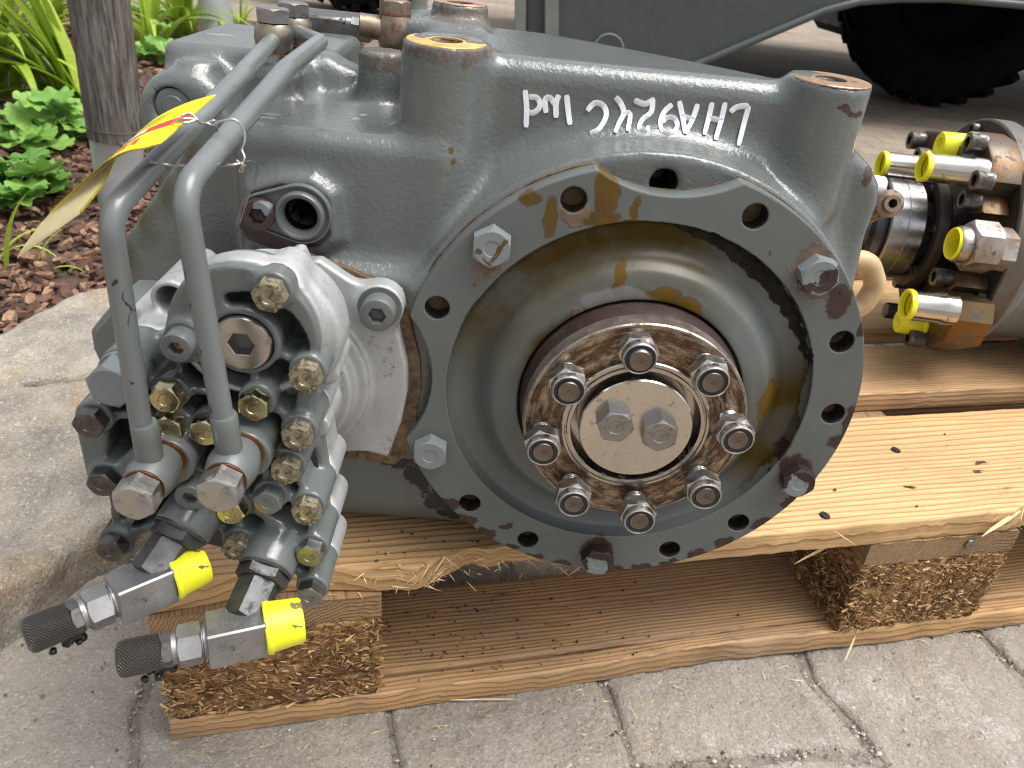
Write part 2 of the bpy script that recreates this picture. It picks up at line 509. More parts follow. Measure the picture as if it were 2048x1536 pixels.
g = Grid((-.24, .385, .14), (.222, .64, .478), .0022)
C = (CX_, CZ_)
d = g.box((-.05, .190), (.4275, .58), (.20, .4560), .011)                      # wall with the writing
cut = g.plane((.1606, .472, .4), (.72, .69, 0))
d = smax(d, cut, .03)
d = smax(d, g.plane((.09, .55, .458), (.05, .12, 1)), .01)
d = smin(d, g.cy(*C, .1360, .3945, .47, .003), .020)                            # round mating face
bul = [tuple(at(x, y, Y=.437).xz) for x, y in ((1640, 300), (1712, 300), (1745, 335), (1760, 372), (1756, 405), (1730, 475), (1708, 575), (1670, 700), (1560, 760), (1500, 400))]
d = smin(d, g.poly(bul, .432, .50, .008), .016)
p = at(892, 83, Y=.43)
lb = g.cz(p.x, .432, .0215, .335, .50, .008, .010)
lb = smax(lb, g.plane((p.x, .432, .4600), (0, -.04, 1)), .0012)
d = smin(d, lb, .010)
p2 = at(1665, 160, Y=.43)
rb = g.cz(p2.x, .432, .0215, .385, .50, .012, -.01)
rb = smax(rb, g.plane((p2.x, .432, .4600), (0, -.05, 1)), .0012)
d = smin(d, rb, .010)
led = g.box((-.137, -.02), (.408, .60), (.330, .4135), .0100)                  # ledge left of the boss
d = smin(d, led, .008)
d = smin(d, g.box((-.118, -.026), (.3955, .45), (.24, .3430), .007), .014)
pad = [tuple(at(x, y, Y=.401).xz) for x, y in ((500, 375), (560, 358), (625, 362), (664, 392), (672, 480), (645, 500), (560, 508), (470, 455))]
d = smin(d, g.poly(pad, .4005, .42, .002, .001), .010)
d = smin(d, g.box((-.125, .19), (.412, .56), (.146, .34), .028), .02)           # belly
d = smin(d, g.box((-.16, .10), (.46, .60), (.146, .36), .02), .02)
web = [tuple(at(x, y, Y=.43).xz) for x, y in ((433, 200), (490, 300), (520, 420), (520, 640), (240, 660), (240, 490))]
d = smin(d, g.poly(web, .430, .47, .004), .012)
u = at(345, 222, Y=.47)                                                          # rounded casting at the far left
d = smin(d, g.cy(u.x+.006, u.z-.006, .0290, .470, .60, .010), .014)
d = smin(d, g.box((u.x-.020, u.x+.040), (.474, .60), (.30, .396), .012), .016)
d = smin(d, g.cz(u.x+.010, .492, .0120, .40, .4300, .0015, .22), .006)
d = smin(d, g.box((-.208, -.105), (.512, .63), (.36, .4350), .007), .012)
d = smin(d, g.box((-.150, -.115), (.475, .60), (.36, .4325), .008), .010)
d = smin(d, g.cz(-.098, .525, .014, .39, .430, .008), .016)
q = at(762, 95, Y=.50)
d = smin(d, g.cz(q.x, .502, .0135, .40, .4435, .002, .05), .008)
d = smin(d, g.box((-.064, -.012), (.52, .60), (.40, .4600), .005), .006)
q2 = at(920, 15, Y=.55)
d = smin(d, g.cz(q2.x, .555, .0180, .40, .4690, .0015), .006)
# openings
d = smax(d, -g.cz(p.x, .432, .0085, .440, .48, .001), .001)
d = smax(d, -g.cz(p2.x, .432, .0080, .440, .48, .001), .001)
d = smax(d, -g.cz(q2.x, .555, .0085, .450, .48, .001), .001)
d = smax(d, -g.cy(u.x, u.z+.002, .0108, .44, .4765, .001), .0015)
th = pol(90, .121, 0)
for a in (0, 22.5, 67.5, 112.5, 157.5, -135, -112.5, -67.5, -45):
    hv = pol(a, .121, 0)
    d = smax(d, -g.cy(hv.x, hv.z, .0072, .37, .432, .0003), .0008)
d = smax(d, -g.cy(th.x, th.z, .0070, .38, .432, .0003), .0008)
pc = at(598, 434, Y=.3905)
d = smax(d, -g.cy(pc.x, pc.z, .0085, .38, .43, .0003), .0008)
obj('housing', nets(g, d, 'housing'), M_house, gear)
housing = bpy.data.objects['housing']
del g, d

M_face = flat('machined_yellowed_face', (.50, .33, .10), .45, .2, .35, 90, .2)
M_rface = metalm('machined_rusty_face', (.42, .30, .20), (.30, .17, .09), (.3, .5), .6, 130, .3)
for (cx, cy, cz, r0, r1, m) in ((p.x, .432, .4604, .0087, .0206, M_face), (p2.x, .432, .4604, .0082, .0206, M_rface), (q2.x, .555, .4693, .0087, .0172, M_rface)):
    f = joinm('boss_face', [xf(lathe([(r0, .001), (r0, 0), (r1-.0004, 0), (r1, .0004), (r1, .001)], 48), RX(R(-90)))], 30)
    tilt = RX(R(2.3)) if cy < .5 else Matrix.Identity(4)
    obj('boss_face', f, m, housing, T(cx, cy, cz) @ tilt)
for (cx, cy, cz, r0) in ((p.x, .432, .459, .0087), (p2.x, .432, .459, .0082)):
    obj('bore', joinm('bore', [xf(lathe([(r0+.001, .0004), (r0-.0004, .0004), (r0-.0006, .016), (.0005, .0165)], 32), RX(R(-90)))]), M_rface, housing, T(cx, cy, cz))
# recessed plug, far left
pl_ = joinm('plug', [lathe([(.0104, .4755), (.0104, .472), (.0096, .4715), (.0066, .4715), (.0060, .4708), (.0002, .4708)], 40)])
obj('plug', pl_, paint('plug_paint', col=(.11, .125, .13)), housing, T(u.x, 0, u.z+.002))

# ---------- round bearing cover
oil = (.075, .036, .001)
def polar(N, amp, scale):
    w = N.n('SeparateXYZ', {0: N.warp(amp, scale, 5)})
    x = N.mth('SUBTRACT', w.outputs[0], CX_); z = N.mth('SUBTRACT', w.outputs[2], CZ_)
    return N.n('Math', {0: z, 1: x}, operation='ARCTAN2').outputs[0], N.mth('SQRT', N.mth('ADD', N.mth('MULTIPLY', x, x), N.mth('MULTIPLY', z, z)))
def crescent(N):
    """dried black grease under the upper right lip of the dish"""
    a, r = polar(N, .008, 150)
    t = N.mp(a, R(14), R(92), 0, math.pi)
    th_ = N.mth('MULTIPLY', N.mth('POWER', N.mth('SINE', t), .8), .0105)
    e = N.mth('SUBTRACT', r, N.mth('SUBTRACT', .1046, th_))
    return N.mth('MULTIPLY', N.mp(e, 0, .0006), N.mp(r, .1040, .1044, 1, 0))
def film(N):
    """amber oil film that ran down inside the dish"""
    a, r = polar(N, .012, 40)
    k = N.mth('MAXIMUM', N.mth('MULTIPLY', N.mp(a, R(40), R(75)), N.mp(a, R(150), R(185), 1, 0)), N.mth('MULTIPLY', N.mp(a, R(-45), R(-25)), N.mp(a, R(5), R(30), 1, 0)))
    b = N.mth('MULTIPLY', N.mp(r, .070, .090, .25, 1), N.mp(r, .1036, .1044, 1, 0))
    b = N.mth('MAXIMUM', b, N.mp(r, .064, .074, 1, 0))
    return N.mth('MULTIPLY', N.mth('MULTIPLY', k, b), N.mp(N.noise(28, 5, .6), .28, .52, .45, 1))
M_cover = paint('cover_paint', [
    dict(col=(.050, .031, .001), rough=.22, spec=.15, f=1.0, mask=film),
    dict(col=oil, col2=(.12, .066, .004), cs=40, rough=.25, spec=.06, f=.85, edge=1, at=[sp(1206, 378, YR, .0045, .02, .014), sp(1222, 395, YR, .0045, .02, .012), sp(1190, 436, YR, .014, .02, .005), sp(1272, 420, YR, .0022, .02, .008), sp(1100, 434, YR, .0040, .02, .012), sp(1062, 398, YR, .006, .02, .004), sp(1240, 555, YR, .0032, .03, .010), sp(1325, 582, YR, .010, .02, .005), sp(1372, 610, YR, .008, .02, .008), sp(1105, 690, YR-.004, .004, .02, .008), sp(1150, 595, YR, .0015), sp(1160, 615, YR, .0015), sp(945, 570, YR, .0012), sp(985, 645, YR, .0012), sp(1525, 790, YR+.006, .006, .03, .016), sp(1545, 510, YR, .0010, .02, .0026)], amp=.004, scale=120, soft=.25),
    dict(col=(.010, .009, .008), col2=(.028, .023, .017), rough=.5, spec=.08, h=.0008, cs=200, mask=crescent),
    dict(chip, col=BARE, col2=(.085, .055, .034), at=[sp(1152, 430, YR, .008, .01, .006), sp(978, 535, YR, .009, .01, .006), sp(1625, 530, YR, .012, .01, .012), sp(1640, 580, YR, .014, .01, .005), sp(1160, 620, YR, .008, .01, .006)], amp=.008, rough=.7, h=.0005),
    dict(chip, at=[sp(1192, 1100, YR, .0105, .01, .0125), sp(1590, 935, YR, .0115, .01, .011), sp(1567, 900, YR, .004, .01, .008), sp(1675, 605, YR, .008, .01, .012), sp(1722, 655, YR, .004, .01, .005), sp(1700, 845, YR, .005, .01, .014), sp(1012, 1052, YR, .005, .01, .0025), sp(1060, 1010, YR, .002)], amp=.006),
    dict(chip, at=[(CX_+.1325*math.cos(R(a)), YR, CZ_+.1325*math.sin(R(a)), .008, .01, .0035 if -120 < a < -60 else .006) for a in (-8, -22, -30, -40, -52, -60, -68, -76, -84, -100, -108, -116, -124, -131, -138)], amp=.005, scale=160),
    dict(col=(.15, .155, .17), col2=(.19, .16, .15), rough=.28, f=.7, at=[sp(1235, 600, YR, .022, .02, .010)], amp=.006),
], bump=.06, bscale=700, rough=(.30, .42))
sg = 160
outl = []
for i in range(720):
    a = i*.5
    r = .133
    for a0, h0, rs0 in ((90, .1915, .0735), (180, .1790, .0660)):
        da = R((a-a0+180) % 360-180)
        # distance along the ray to the scallop circle
        b = h0*math.cos(da); disc = b*b-(h0*h0-rs0*rs0)
        if abs(da) < .5 and disc > 0:
            t = b-math.sqrt(disc)
            r = min(r, t)
    outl.append((CX_+r*math.cos(R(a)), CZ_+r*math.sin(R(a))))
hole_a = (0, 22.5, 67.5, 112.5, 157.5, -135, -112.5, -67.5, -45)
loops = [outl, circ(CX_, CZ_, .1043, 160)]
for a in hole_a:
    v = pol(a, .121, 0)
    loops.append(circ(v.x, v.z, .0066, 32))
ring = plate(loops, YR, YR+.0125, .0009)
hr = plate([outl, circ(CX_, CZ_, .118, 160)], YR+.0126, YR+.0135, .0001)
prof = [(.1043, YR+.0006), (.1040, YR+.0045), (.1018, YR+.0085), (.0970, YR+.0098), (.0905, YR+.0090), (.0855, YR+.0055), (.0815, YR+.0005), (.0775, YR-.0035), (.0710, YR-.0052), (.0645, YR-.0060), (.0640, YR-.004), (.0610, YR+.004)]
def spline(pr, n=6):
    out = []
    for i in range(len(pr)-1):
        p0 = pr[max(i-1, 0)]; p1 = pr[i]; p2_ = pr[i+1]; p3 = pr[min(i+2, len(pr)-1)]
        for k in range(n):
            t = k/n
            out.append(tuple(.5*((2*b)+(-a+c)*t+(2*a-5*b+4*c-d_)*t*t+(-a+3*b-3*c+d_)*t**3) for a, b, c, d_ in zip(p0, p1, p2_, p3)))
    return out+[pr[-1]]
dish = xf(lathe(spline(prof), sg), T(CX_, 0, CZ_))
cover = obj('bearing_cover', joinm('bearing_cover', [ring, dish], 40), M_cover, gear)
# rusty paper gasket behind the cover
M_gask = metalm('rusty_gasket', (.055, .028, .014), (.20, .13, .065), (.6, .8), 0, 90, .45, (.04, .022, .014), .6, 200)
obj('gasket', joinm('gasket', [plate([[(CX_+(x-CX_)*(1.002+.009*max(0, noise.noise(Vector((x*60, z*60, 1))))), CZ_+(z-CZ_)*(1.002+.009*max(0, noise.noise(Vector((x*60, z*60, 1)))))) for x, z in outl], circ(CX_, CZ_, .11, 90)], YR+.0122, YR+.0131, .0002)]), M_gask, cover)
M_hole = metalm('bolt_hole_wall', (.030, .020, .014), (.012, .009, .007), (.2, .4), .1, 150, .3, (.008, .006, .005))
hm = joinm('bolt_hole', [lathe([(.0066, .0006), (.0065, .012), (.0062, .034), (.0005, .035)], 28)])
for a in hole_a: obj('bolt_hole', hm, M_hole, cover, T(pol(a, .121, YR)))
obj('bolt_hole', joinm('bolt_hole', [lathe([(.0067, .0006), (.0066, .034), (.0005, .0345)], 28)]), M_hole, housing, T(pol(90, .121, .3945)))
M_bpaint = paint('bolt_paint', bump=.05, col=(.17, .19, .195))
M_bchip = paint('bolt_paint_chipped', [dict(col=(.035, .020, .022), col2=(.022, .013, .013), rough=.45, at=[(.004, -.009, .000, .006, .02, .007), (-.003, -.009, -.007, .006, .02, .003)], amp=.006, scale=200)], bump=.05, col=(.17, .19, .195))
M_bworn = paint('bolt_paint_worn', [dict(col=(.028, .015, .015), col2=(.016, .009, .009), rough=.45, at=[(0, -.004, .009, .02, .012, .0075), (.009, -.008, .000, .004, .02, .014), (-.01, -.006, .001, .004, .012, .014)], amp=.007, scale=200)], bump=.05, col=(.17, .19, .195))
M_boil = paint('bolt_paint_oily', [dict(col=(.085, .042, .001), rough=.2, spec=.2, f=.85, at=[(.0035, -.009, .001, .0014, .02, .008), (-.005, -.009, -.005, .0022), (.002, -.009, -.007, .003, .02, .001)], amp=.002, scale=200)], bump=.05, col=(.17, .19, .195))
for a, m, spin in ((135, M_boil, 30), (-157.5, M_bpaint, 28), (-90, M_bworn, 2), (-22.5, M_bworn, 20), (45, M_bchip, 12)):
    me = hexbolt(.0188, .0082)
    obj('cover_bolt', me, m, cover, T(pol(a, .1205, YR)) @ RY(R(spin)))
# cast lettering on the cover
def letters(s, size, px, py, Y, rot, parent, mt, depth=.0004, name='cast_lettering', tilt=0, flip=1):
    me = joinm(name, [textmesh(s, size, depth)])
    return obj(name, me, mt, parent, T(at(px, py, Y=Y)) @ RY(R(rot)) @ RX(R(tilt)) @ Matrix.Diagonal((flip, 1, 1, 1)))
letters('1d2', .010, 1307, 502, YR+.0095, 0, cover, M_cover, .0006, tilt=-18)
letters('1262', .0105, 960, 740, YR+.0100, -98, cover, M_cover, .0006)
letters('ZF 1B', .0105, 1532, 785, YR+.0100, 98, cover, M_cover, .0006)

# ---------- output flange with its studs
YH = YR-.0283
M_rust = NB('rusty_flange_face')
N = M_rust
rv = N.n('Mapping', {0: N.obj}).outputs[0]
ra = N.n('SeparateXYZ', {0: N.obj})
ang = N.n('Math', {0: ra.outputs[2], 1: ra.outputs[0]}, operation='ARCTAN2').outputs[0]
rad_ = N.n('VectorMath', {0: N.obj}, operation='LENGTH').outputs['Value']
cv = N.n('CombineXYZ', {0: N.mth('MULTIPLY', ang, .035), 1: N.mth('MULTIPLY', rad_, 2.4)}).outputs[0]
f1 = N.noise(60, 7, .7, N.warp(.01, 60))
f2 = N.noise(90, 7, .78, cv)
c_ = N.mix(N.mp(f1, .38, .62), (.030, .012, .006), (.13, .062, .025))
c_ = N.mix(N.mp(f2, .47, .64), c_, (.46, .36, .25))
c_ = N.mix(N.mp(N.noise(130, 5), .60, .72), c_, (.03, .018, .014))
M_rustf = N.done(c_, N.mp(f2, .3, .7, .28, .5), N.mp(f2, .45, .62, .25, .9), N.bump(f2, .3, .0004))
flange = obj('output_flange', joinm('output_flange', [lathe([(.0400, 0.0005), (.0595, 0), (.0604, .0009), (.0604, .0105), (.0600, .011), (.045, .011)], 96)]), M_rustf, gear, T(CX_, YH, CZ_))
M_seal = metalm('dark_rust', (.022, .012, .010), (.040, .020, .015), (.5, .7), .2, 60, .3)
obj('seal_collar', joinm('seal_collar', [lathe([(.055, .0105), (.0605, .0108), (.0618, .016), (.0630, .034)], 80)]), M_seal, flange, T(CX_, YH, CZ_))
obj('flange_rim', joinm('flange_rim', [lathe([(.0592, -.0004), (.0602, -.0003), (.0609, .0006), (.0610, .0105), (.0600, .0112)], 96)]), metalm('rim_steel', (.42, .37, .33), (.22, .17, .14), (.3, .5), .9, 60, .3), flange, T(CX_, YH, CZ_))
obj('centring_ring', joinm('centring_ring', [lathe([(.0402, .001), (.0402, -.0022), (.0396, -.0028), (.0384, -.0028), (.0380, -.0018), (.0374, -.0018), (.0370, -.0030), (.0352, -.0030), (.0348, -.0022), (.0345, .012), (.0300, .0125)], 96)]), M_polish, flange, T(CX_, YH, CZ_))
M_cap = metalm('brushed_cap_steel', (.60, .57, .52), (.53, .50, .45), (.20, .30), 1, 14, .10, (.08, .05, .03), .04, 900, 200)
cap = obj('end_cap', joinm('end_cap', [lathe([(.0306, .012), (.0306, -.0042), (.0300, -.0049), (.0002, -.0049)], 96)]), M_cap, flange, T(CX_, YH, CZ_))
for px, py, s_ in ((1232, 856, 4), (1321, 874, 28)):
    v = at(px, py, Y=YH-.0125)
    v.y = YH-.0049
    cb = obj('cap_bolt', hexbolt(.0175, .0075), M_steel, flange, T(v) @ RY(R(s_)))
    for t_, dz in (('10.9', -.0048), ('LF', .0050)):
        obj('head_marking', joinm('head_marking', [textmesh(t_, .0032, .0001)]), M_steel, flange, T(v+Vector((0, -.0075, 0))) @ RY(R(s_*.5)) @ T(0, 0, dz))
M_nut = metalm('nut_zinc', (.56, .55, .53), (.36, .33, .30), (.22, .42), 1, 160, .35, (.05, .035, .02), .3, 300)
M_nyl = flat('nylon_insert', (.015, .015, .02), .4)
nut = joinm('lock_nut', [hexprism(.0182, 0, -.0080, c0=True, c1=True), lathe([(.0080, -.0077), (.0089, -.0082), (.0089, -.0108), (.0086, -.0122), (.0080, -.0127), (.0076, -.0125), (.0074, -.0112)], 40)], 30)
nyl = joinm('insert', [lathe([(.0078, -.0112), (.0073, -.0119), (.0058, -.0119), (.0050, -.0100)], 40)], 30)
thr = []
for k in range(14):
    thr += [(.0057, -k*.0014), (.0061, -k*.0014-.0005), (.0061, -k*.0014-.0008)]
stud = joinm('stud', [lathe(thr[:-3]+[(.0056, -.0195), (.0052, -.0205), (.0005, -.0205)], 32)], 50)
M_stud = metalm('stud_thread', (.46, .47, .48), (.36, .36, .36), (.25, .4), 1, 100, .15)
M_studend = metalm('stud_end', (.22, .19, .165), (.15, .125, .105), (.3, .5), 1, 100, .2)
for k in range(8):
    a = 9.6+45*k
    v = pol(a, .0505, YH)
    rr = random.Random(k)
    off = (.0095, .0090, .0070, .0085, .0092, .0095, .0098, .0095)[k]
    s = obj('stud', stud, M_stud, flange, T(v))
    n_ = obj('lock_nut', nut, M_nut, flange, T(v+Vector((0, -off+.0008, 0))) @ RY(rr.uniform(0, 1)))
    obj('nylon_insert', nyl, M_nyl, flange, T(v+Vector((0, -off+.0008, 0))))
    mk = joinm('stud_face', [lathe([(.0056, -.0206), (.0053, -.0211), (.0002, -.0211)], 24), xf(textmesh('U', .0036, .0002), T(0, -.0212, 0) @ RY(rr.uniform(0, 6)))], 30)
    obj('stud_face', mk, M_studend, flange, T(v))

# ---------- writing in white marker, upside down
from mathutils.bvhtree import BVHTree
_hm = housing.data
HB = BVHTree.FromPolygons([v.co for v in _hm.vertices], [tuple(p_.vertices) for p_ in _hm.polygons])
def onhouse(px, py):
    d_ = (at(px, py, Y=1)-EYE).normalized()
    h_ = HB.ray_cast(EYE, d_)
    return h_[0]+h_[1]*.0002
def stroke(pts, w=.0015, sm=4):
    P = []
    q = [onhouse(x, y) for x, y in pts]
    for i in range(len(q)-1):
        p0, p1, p2_, p3 = q[max(i-1, 0)], q[i], q[i+1], q[min(i+2, len(q)-1)]
        for k in range(sm):
            t = k/sm
            P.append(.5*((2*p1)+(-p0+p2_)*t+(2*p0-5*p1+4*p2_-p3)*t*t+(-p0+3*p1-3*p2_+p3)*t**3))
    P.append(q[-1])
    rs = []
    for i, c in enumerate(P):
        t = (P[min(i+1, len(P)-1)]-P[max(i-1, 0)]).normalized()
        s_ = Vector((-t.z, 0, t.x))
        ww = w*(1 if 0 < i < len(P)-1 else .7)
        rs.append([c+s_*ww, c+s_*ww*.9+Vector((0, -.0005, .0002)), c-s_*ww*.9+Vector((0, -.0005, .0002)), c-s_*ww])
    V = [p for r in rs for p in r]; Fc = []
    for k in range(len(rs)-1):
        for i in range(3): Fc.append((k*4+i, k*4+i+1, k*4+4+i+1, k*4+4+i))
    return V, Fc
MARK = [  # each letter a list of strokes in picture points
    [[(1497, 212), (1474, 214), (1460, 225)], [(1497, 212), (1488, 245), (1476, 292)]],                       # L
    [[(1450, 205), (1442, 240), (1430, 280)], [(1424, 205), (1417, 235), (1408, 270)], [(1447, 242), (1418, 236)]],   # H
    [[(1395, 208), (1385, 238), (1370, 268)], [(1358, 202), (1365, 235), (1370, 268)], [(1388, 240), (1362, 232)]],   # A
    [[(1344, 209), (1328, 224), (1320, 246), (1327, 266), (1343, 267), (1354, 252), (1348, 237), (1333, 236), (1324, 245)]],             # 9
    [[(1309, 198), (1290, 208), (1268, 200)], [(1305, 200), (1302, 224), (1284, 240), (1278, 258), (1292, 262), (1297, 252)]],  # 2
    [[(1231, 194), (1242, 208), (1247, 227), (1238, 246), (1230, 266)], [(1247, 229), (1260, 228), (1255, 263)]],   # 4
    [[(1174, 222), (1190, 206), (1207, 212), (1212, 232), (1198, 258), (1180, 268)]],                           # C
    [[(1133, 190), (1136, 220), (1140, 250)]],                                                                   # I
    [[(1118, 190), (1112, 206), (1112, 236)], [(1112, 212), (1100, 196), (1090, 200), (1092, 226)]],             # n
    [[(1050, 180), (1053, 215), (1052, 255)], [(1053, 222), (1066, 226), (1080, 212), (1074, 196), (1058, 194)]],  # d
]
for L in MARK:
    obj('marker_letter', joinm('marker_letter', [stroke(s_) for s_ in L], 60), M_white, housing)

# ---------- oval port cover beside the pump
pp = [tuple(at(x, y, Y=.400).xz) for x, y in ((484, 430), (505, 382), (560, 366), (622, 372), (652, 398), (662, 470), (640, 490), (560, 500), (500, 478), (480, 452))]
M_bgask = flat('brown_gasket', (.030, .014, .011), .25, 0, .3, 120, .3)
port = obj('port_cover', joinm('port_gasket', [plate([pp, circ(pc.x, pc.z, .0098, 32)], .3985, .4003, .0003)]), M_bgask, gear)
sc1 = at(521, 425, Y=.393)
def hull2(c1, r1, c2, r2, n=24):
    """outline of two circles joined by their outer tangents"""
    d_ = Vector(c2)-Vector(c1); L = d_.length; b = math.atan2(d_.y, d_.x); a = math.acos((r1-r2)/L)
    out = []
    for i in range(n+1):
        t = b+a+(2*math.pi-2*a)*i/n
        out.append((c1[0]+r1*math.cos(t), c1[1]+r1*math.sin(t)))
    for i in range(n+1):
        t = b-a+2*a*i/n
        out.append((c2[0]+r2*math.cos(t), c2[1]+r2*math.sin(t)))
    return out
cA, cB = (sc1.x, sc1.z), (pc.x, pc.z)
plt = [plate([hull2(cA, .0095, cB, .0158), circ(*cB, .0088, 36)], .3950, .3984, .0008),
       plate([hull2(cA, .0095, cB, .0158), hull2(cA, .0083, cB, .0146)], .3935, .3952, .0005),
       xf(lathe([(.0128, .3955), (.0126, .3905), (.0120, .3898), (.0108, .3898), (.0104, .3905), (.0100, .3915), (.0095, .3915), (.0090, .3925), (.0088, .402), (.0085, .42), (.0005, .4205)], 48), T(cB[0], 0, cB[1]))]
obj('port_body', joinm('port_body', plt, 35), paint('port_paint', bump=.05), port)
obj('port_bore', joinm('port_bore', [lathe([(.0085, .396), (.0084, .419), (.0002, .4195)], 32)]), M_black, port, T(cB[0], 0, cB[1]))
M_brs = paint('brown_screw_paint', [dict(col=(.15, .165, .17), rough=.35, at=[(.003, -.008, .004, .005, .01, .004)], amp=.003)], col=(.035, .018, .015))
obj('socket_screw', sockethead(.0082, .0085, .0075, .005), M_brs, port, T(cA[0], .3950, cA[1]))

# ------------------------------------------------------------------ oil pump bolted to the left
YC = .2960                                     # seat of the bolt heads
def P2(px, py, Y=YC): return tuple(at(px, py, Y=Y).xz)
M_pump = paint('pump_paint', [
    dict(col=(.010, .010, .010), col2=(.035, .035, .034), rough=.10, f=.9, at=[sp(300, 830, .31, .03, .03, .03), sp(390, 760, .31, .03, .03, .02), sp(430, 930, .31, .03, .03, .02), sp(260, 1040, .31, .03, .03, .03), sp(400, 1090, .31, .03, .03, .02), sp(560, 1080, .31, .02, .03, .03), sp(540, 860, .31, .02, .03, .02)], amp=.02, scale=50, soft=.5, **{'break': 30}),
], bump=.05, rough=(.16, .28), col=(.105, .117, .116))
bolts = [(536, 595, 'G'), (609, 759, 'G'), (592, 877, 'G'), (569, 946, 'G'), (611, 1029, 'G'), (618, 1113, 'S'), (618, 1195, 'S'),
         (470, 1101, 'G'), (534, 1007, 'P'), (460, 1027, 'B'), (329, 800, 'B'), (506, 816, 'B'), (408, 867, 'B'), (334, 860, 'B'),
         (175, 851, 'D'), (202, 970, 'D'), (220, 1103, 'D')]
BP = []
for x, y, k in bolts:
    v = at(x, y, Y=YC-.006)
    BP.append((v.x, v.z, k))
sA = at(347, 703, Y=YC-.012); sB = at(378, 998, Y=YC-.012)
pg = at(473, 703, Y=YC-.006)
PG = (pg.x, pg.z)
bj = [at(290, 990, Y=.262), at(453, 975, Y=.262)]
ports = [at(362, 1062, Y=.286), at(530, 1142, Y=.286)]
pivots = [at(286, 1176, Y=.262), at(474, 1268, Y=.256)]
pv = at(228, 766, Y=.288)
g = Grid((-.225, .258, .178), (-.052, .332, .402), .0012)
bb = [(x, z) for x, z, k in BP]
out = [bb[0], bb[1], bb[2], (bb[4][0]+.002, bb[4][1]), bb[5], bb[6], P2(540, 1190), P2(440, 1150), P2(350, 1130), bb[16], bb[15], bb[14], P2(222, 765), (sA.x, sA.z)]
cen = (PG[0]+.0005, PG[1]+.0025)
d = g.poly(out, .3170, .3300, .0015, .003)
rim = lambda i, j, w=.0022, y=.2988: g.rib(i, j, w, y, .322, .0009)
segs = [(2, 11), (3, 4), (4, 8), (8, 9), (7, 9), (9, 5), (10, 11), (13, 12), (10, 13), (12, 9), (15, 13), (14, 13), (16, 15), (5, 4), (6, 5), (3, 8)]
for i, j in segs: d = smin(d, rim(bb[i], bb[j]), .0028)
PT = [tuple(v.xz) for v in ports]
BJ = [tuple(v.xz) for v in bj]
for a_, b_ in ((P2(222, 765), bb[14]), (bb[10], P2(222, 765)), (PT[0], bb[7]), (PT[1], bb[5]), (PT[1], bb[6]), (bb[16], BJ[0]), (bb[16], PT[0]), (bb[15], BJ[0]), (BJ[1], bb[3]), (BJ[1], bb[8]), ((sB.x, sB.z), BJ[1])):
    d = smin(d, rim(a_, b_), .0028)
pan = [P2(x, y) for x, y in ((141, 850), (152, 832), (180, 828), (212, 862), (206, 930), (180, 975), (166, 962))]
d = smin(d, g.poly(pan, .2990, .324, .0012), .002)
# dome round the large plug
dome = g.cy(*cen, .0325, .2985, .3050, .0012)
d = smin(d, dome, .003)
for i, j in ((0, 1), (1, 2)): d = smin(d, g.rib(bb[i], bb[j], .0042, .3000, .321, .0015), .003)
d = smin(d, g.rib((sA.x, sA.z), bb[10], .0016, .3005, .323, .0008), .0028)
# recess between plug boss and dome: open sickle on the right, deep pocket below
sick = None
for k in range(16):
    a = R(99-k*7.5)
    ro = .0196+.0032*k/15
    q_ = g.cy(PG[0]+ro*math.cos(a), PG[1]+ro*math.sin(a), .0032+.0034*k/15, .28, .3165, .0005)
    sick = q_ if sick is None else np.minimum(sick, q_)
low = smax(g.cy(*cen, .0345, .28, .3180, .0008), g.plane((PG[0], 0, PG[1]-.0085), (-.18, 0, 1)), .001)
d = smax(d, -sick, .0012)
d = smax(d, -low, .0015)
d = smin(d, g.cy(*cen, .0315, .3170, .3225, .0010), .0015)
d = smin(d, g.cy(*PG, .0158, .2985, .322, .0010), .0022)
for a_, b_ in ((PG, bb[11]), (PG, bb[1])): d = smin(d, rim(a_, b_, .0017, .3005), .0028)
d = smax(d, -g.cy(*PG, .0134, .28, .3025, .0003), .0006)
for i, (x, z, k) in enumerate(BP): d = smin(d, g.cy(x, z, .0086, .2962, .3075 if i == 0 else .327, .0008), .0024)
d = smin(d, g.cy(sA.x, sA.z, .0084, .2962, .3225, .0008), .0028)
d = smin(d, g.cy(sB.x, sB.z, .0095, .2945, .3225, .0008), .0028)
d = smin(d, g.cy(pv.x, pv.z, .0112, .2985, .3225, .0008), .0028)
for v in bj: d = smin(d, g.cy(v.x, v.z, .0125, .2850, .3225, .001), .004)
for v, pv_ in zip(ports, pivots):
    dr_ = (pv_-v).normalized()
    t_ = (g.X-v.x)*dr_.x+(g.Y-v.y)*dr_.y+(g.Z-v.z)*dr_.z
    rr_ = np.sqrt((g.X-v.x-t_*dr_.x)**2+(g.Y-v.y-t_*dr_.y)**2+(g.Z-v.z-t_*dr_.z)**2)
    d = smin(d, g._cap(rr_-.0138, np.abs(t_+.016)-.016, .0015), .004)
pump = obj('oil_pump', nets(g, d, 'pump_cover'), M_pump, gear)
del g, d

M_floor_shade = paint('oily_shade_floor_paint', [], bump=.12, bscale=200, col=(.022, .024, .024), rough=(.08, .2))  # near-black plate: oil and the pockets' shade both put into its colour
obj('oily_shade_floor', joinm('oily_shade_floor', [plate([out], .3152, .3168, .0003)], 40), M_floor_shade, pump)
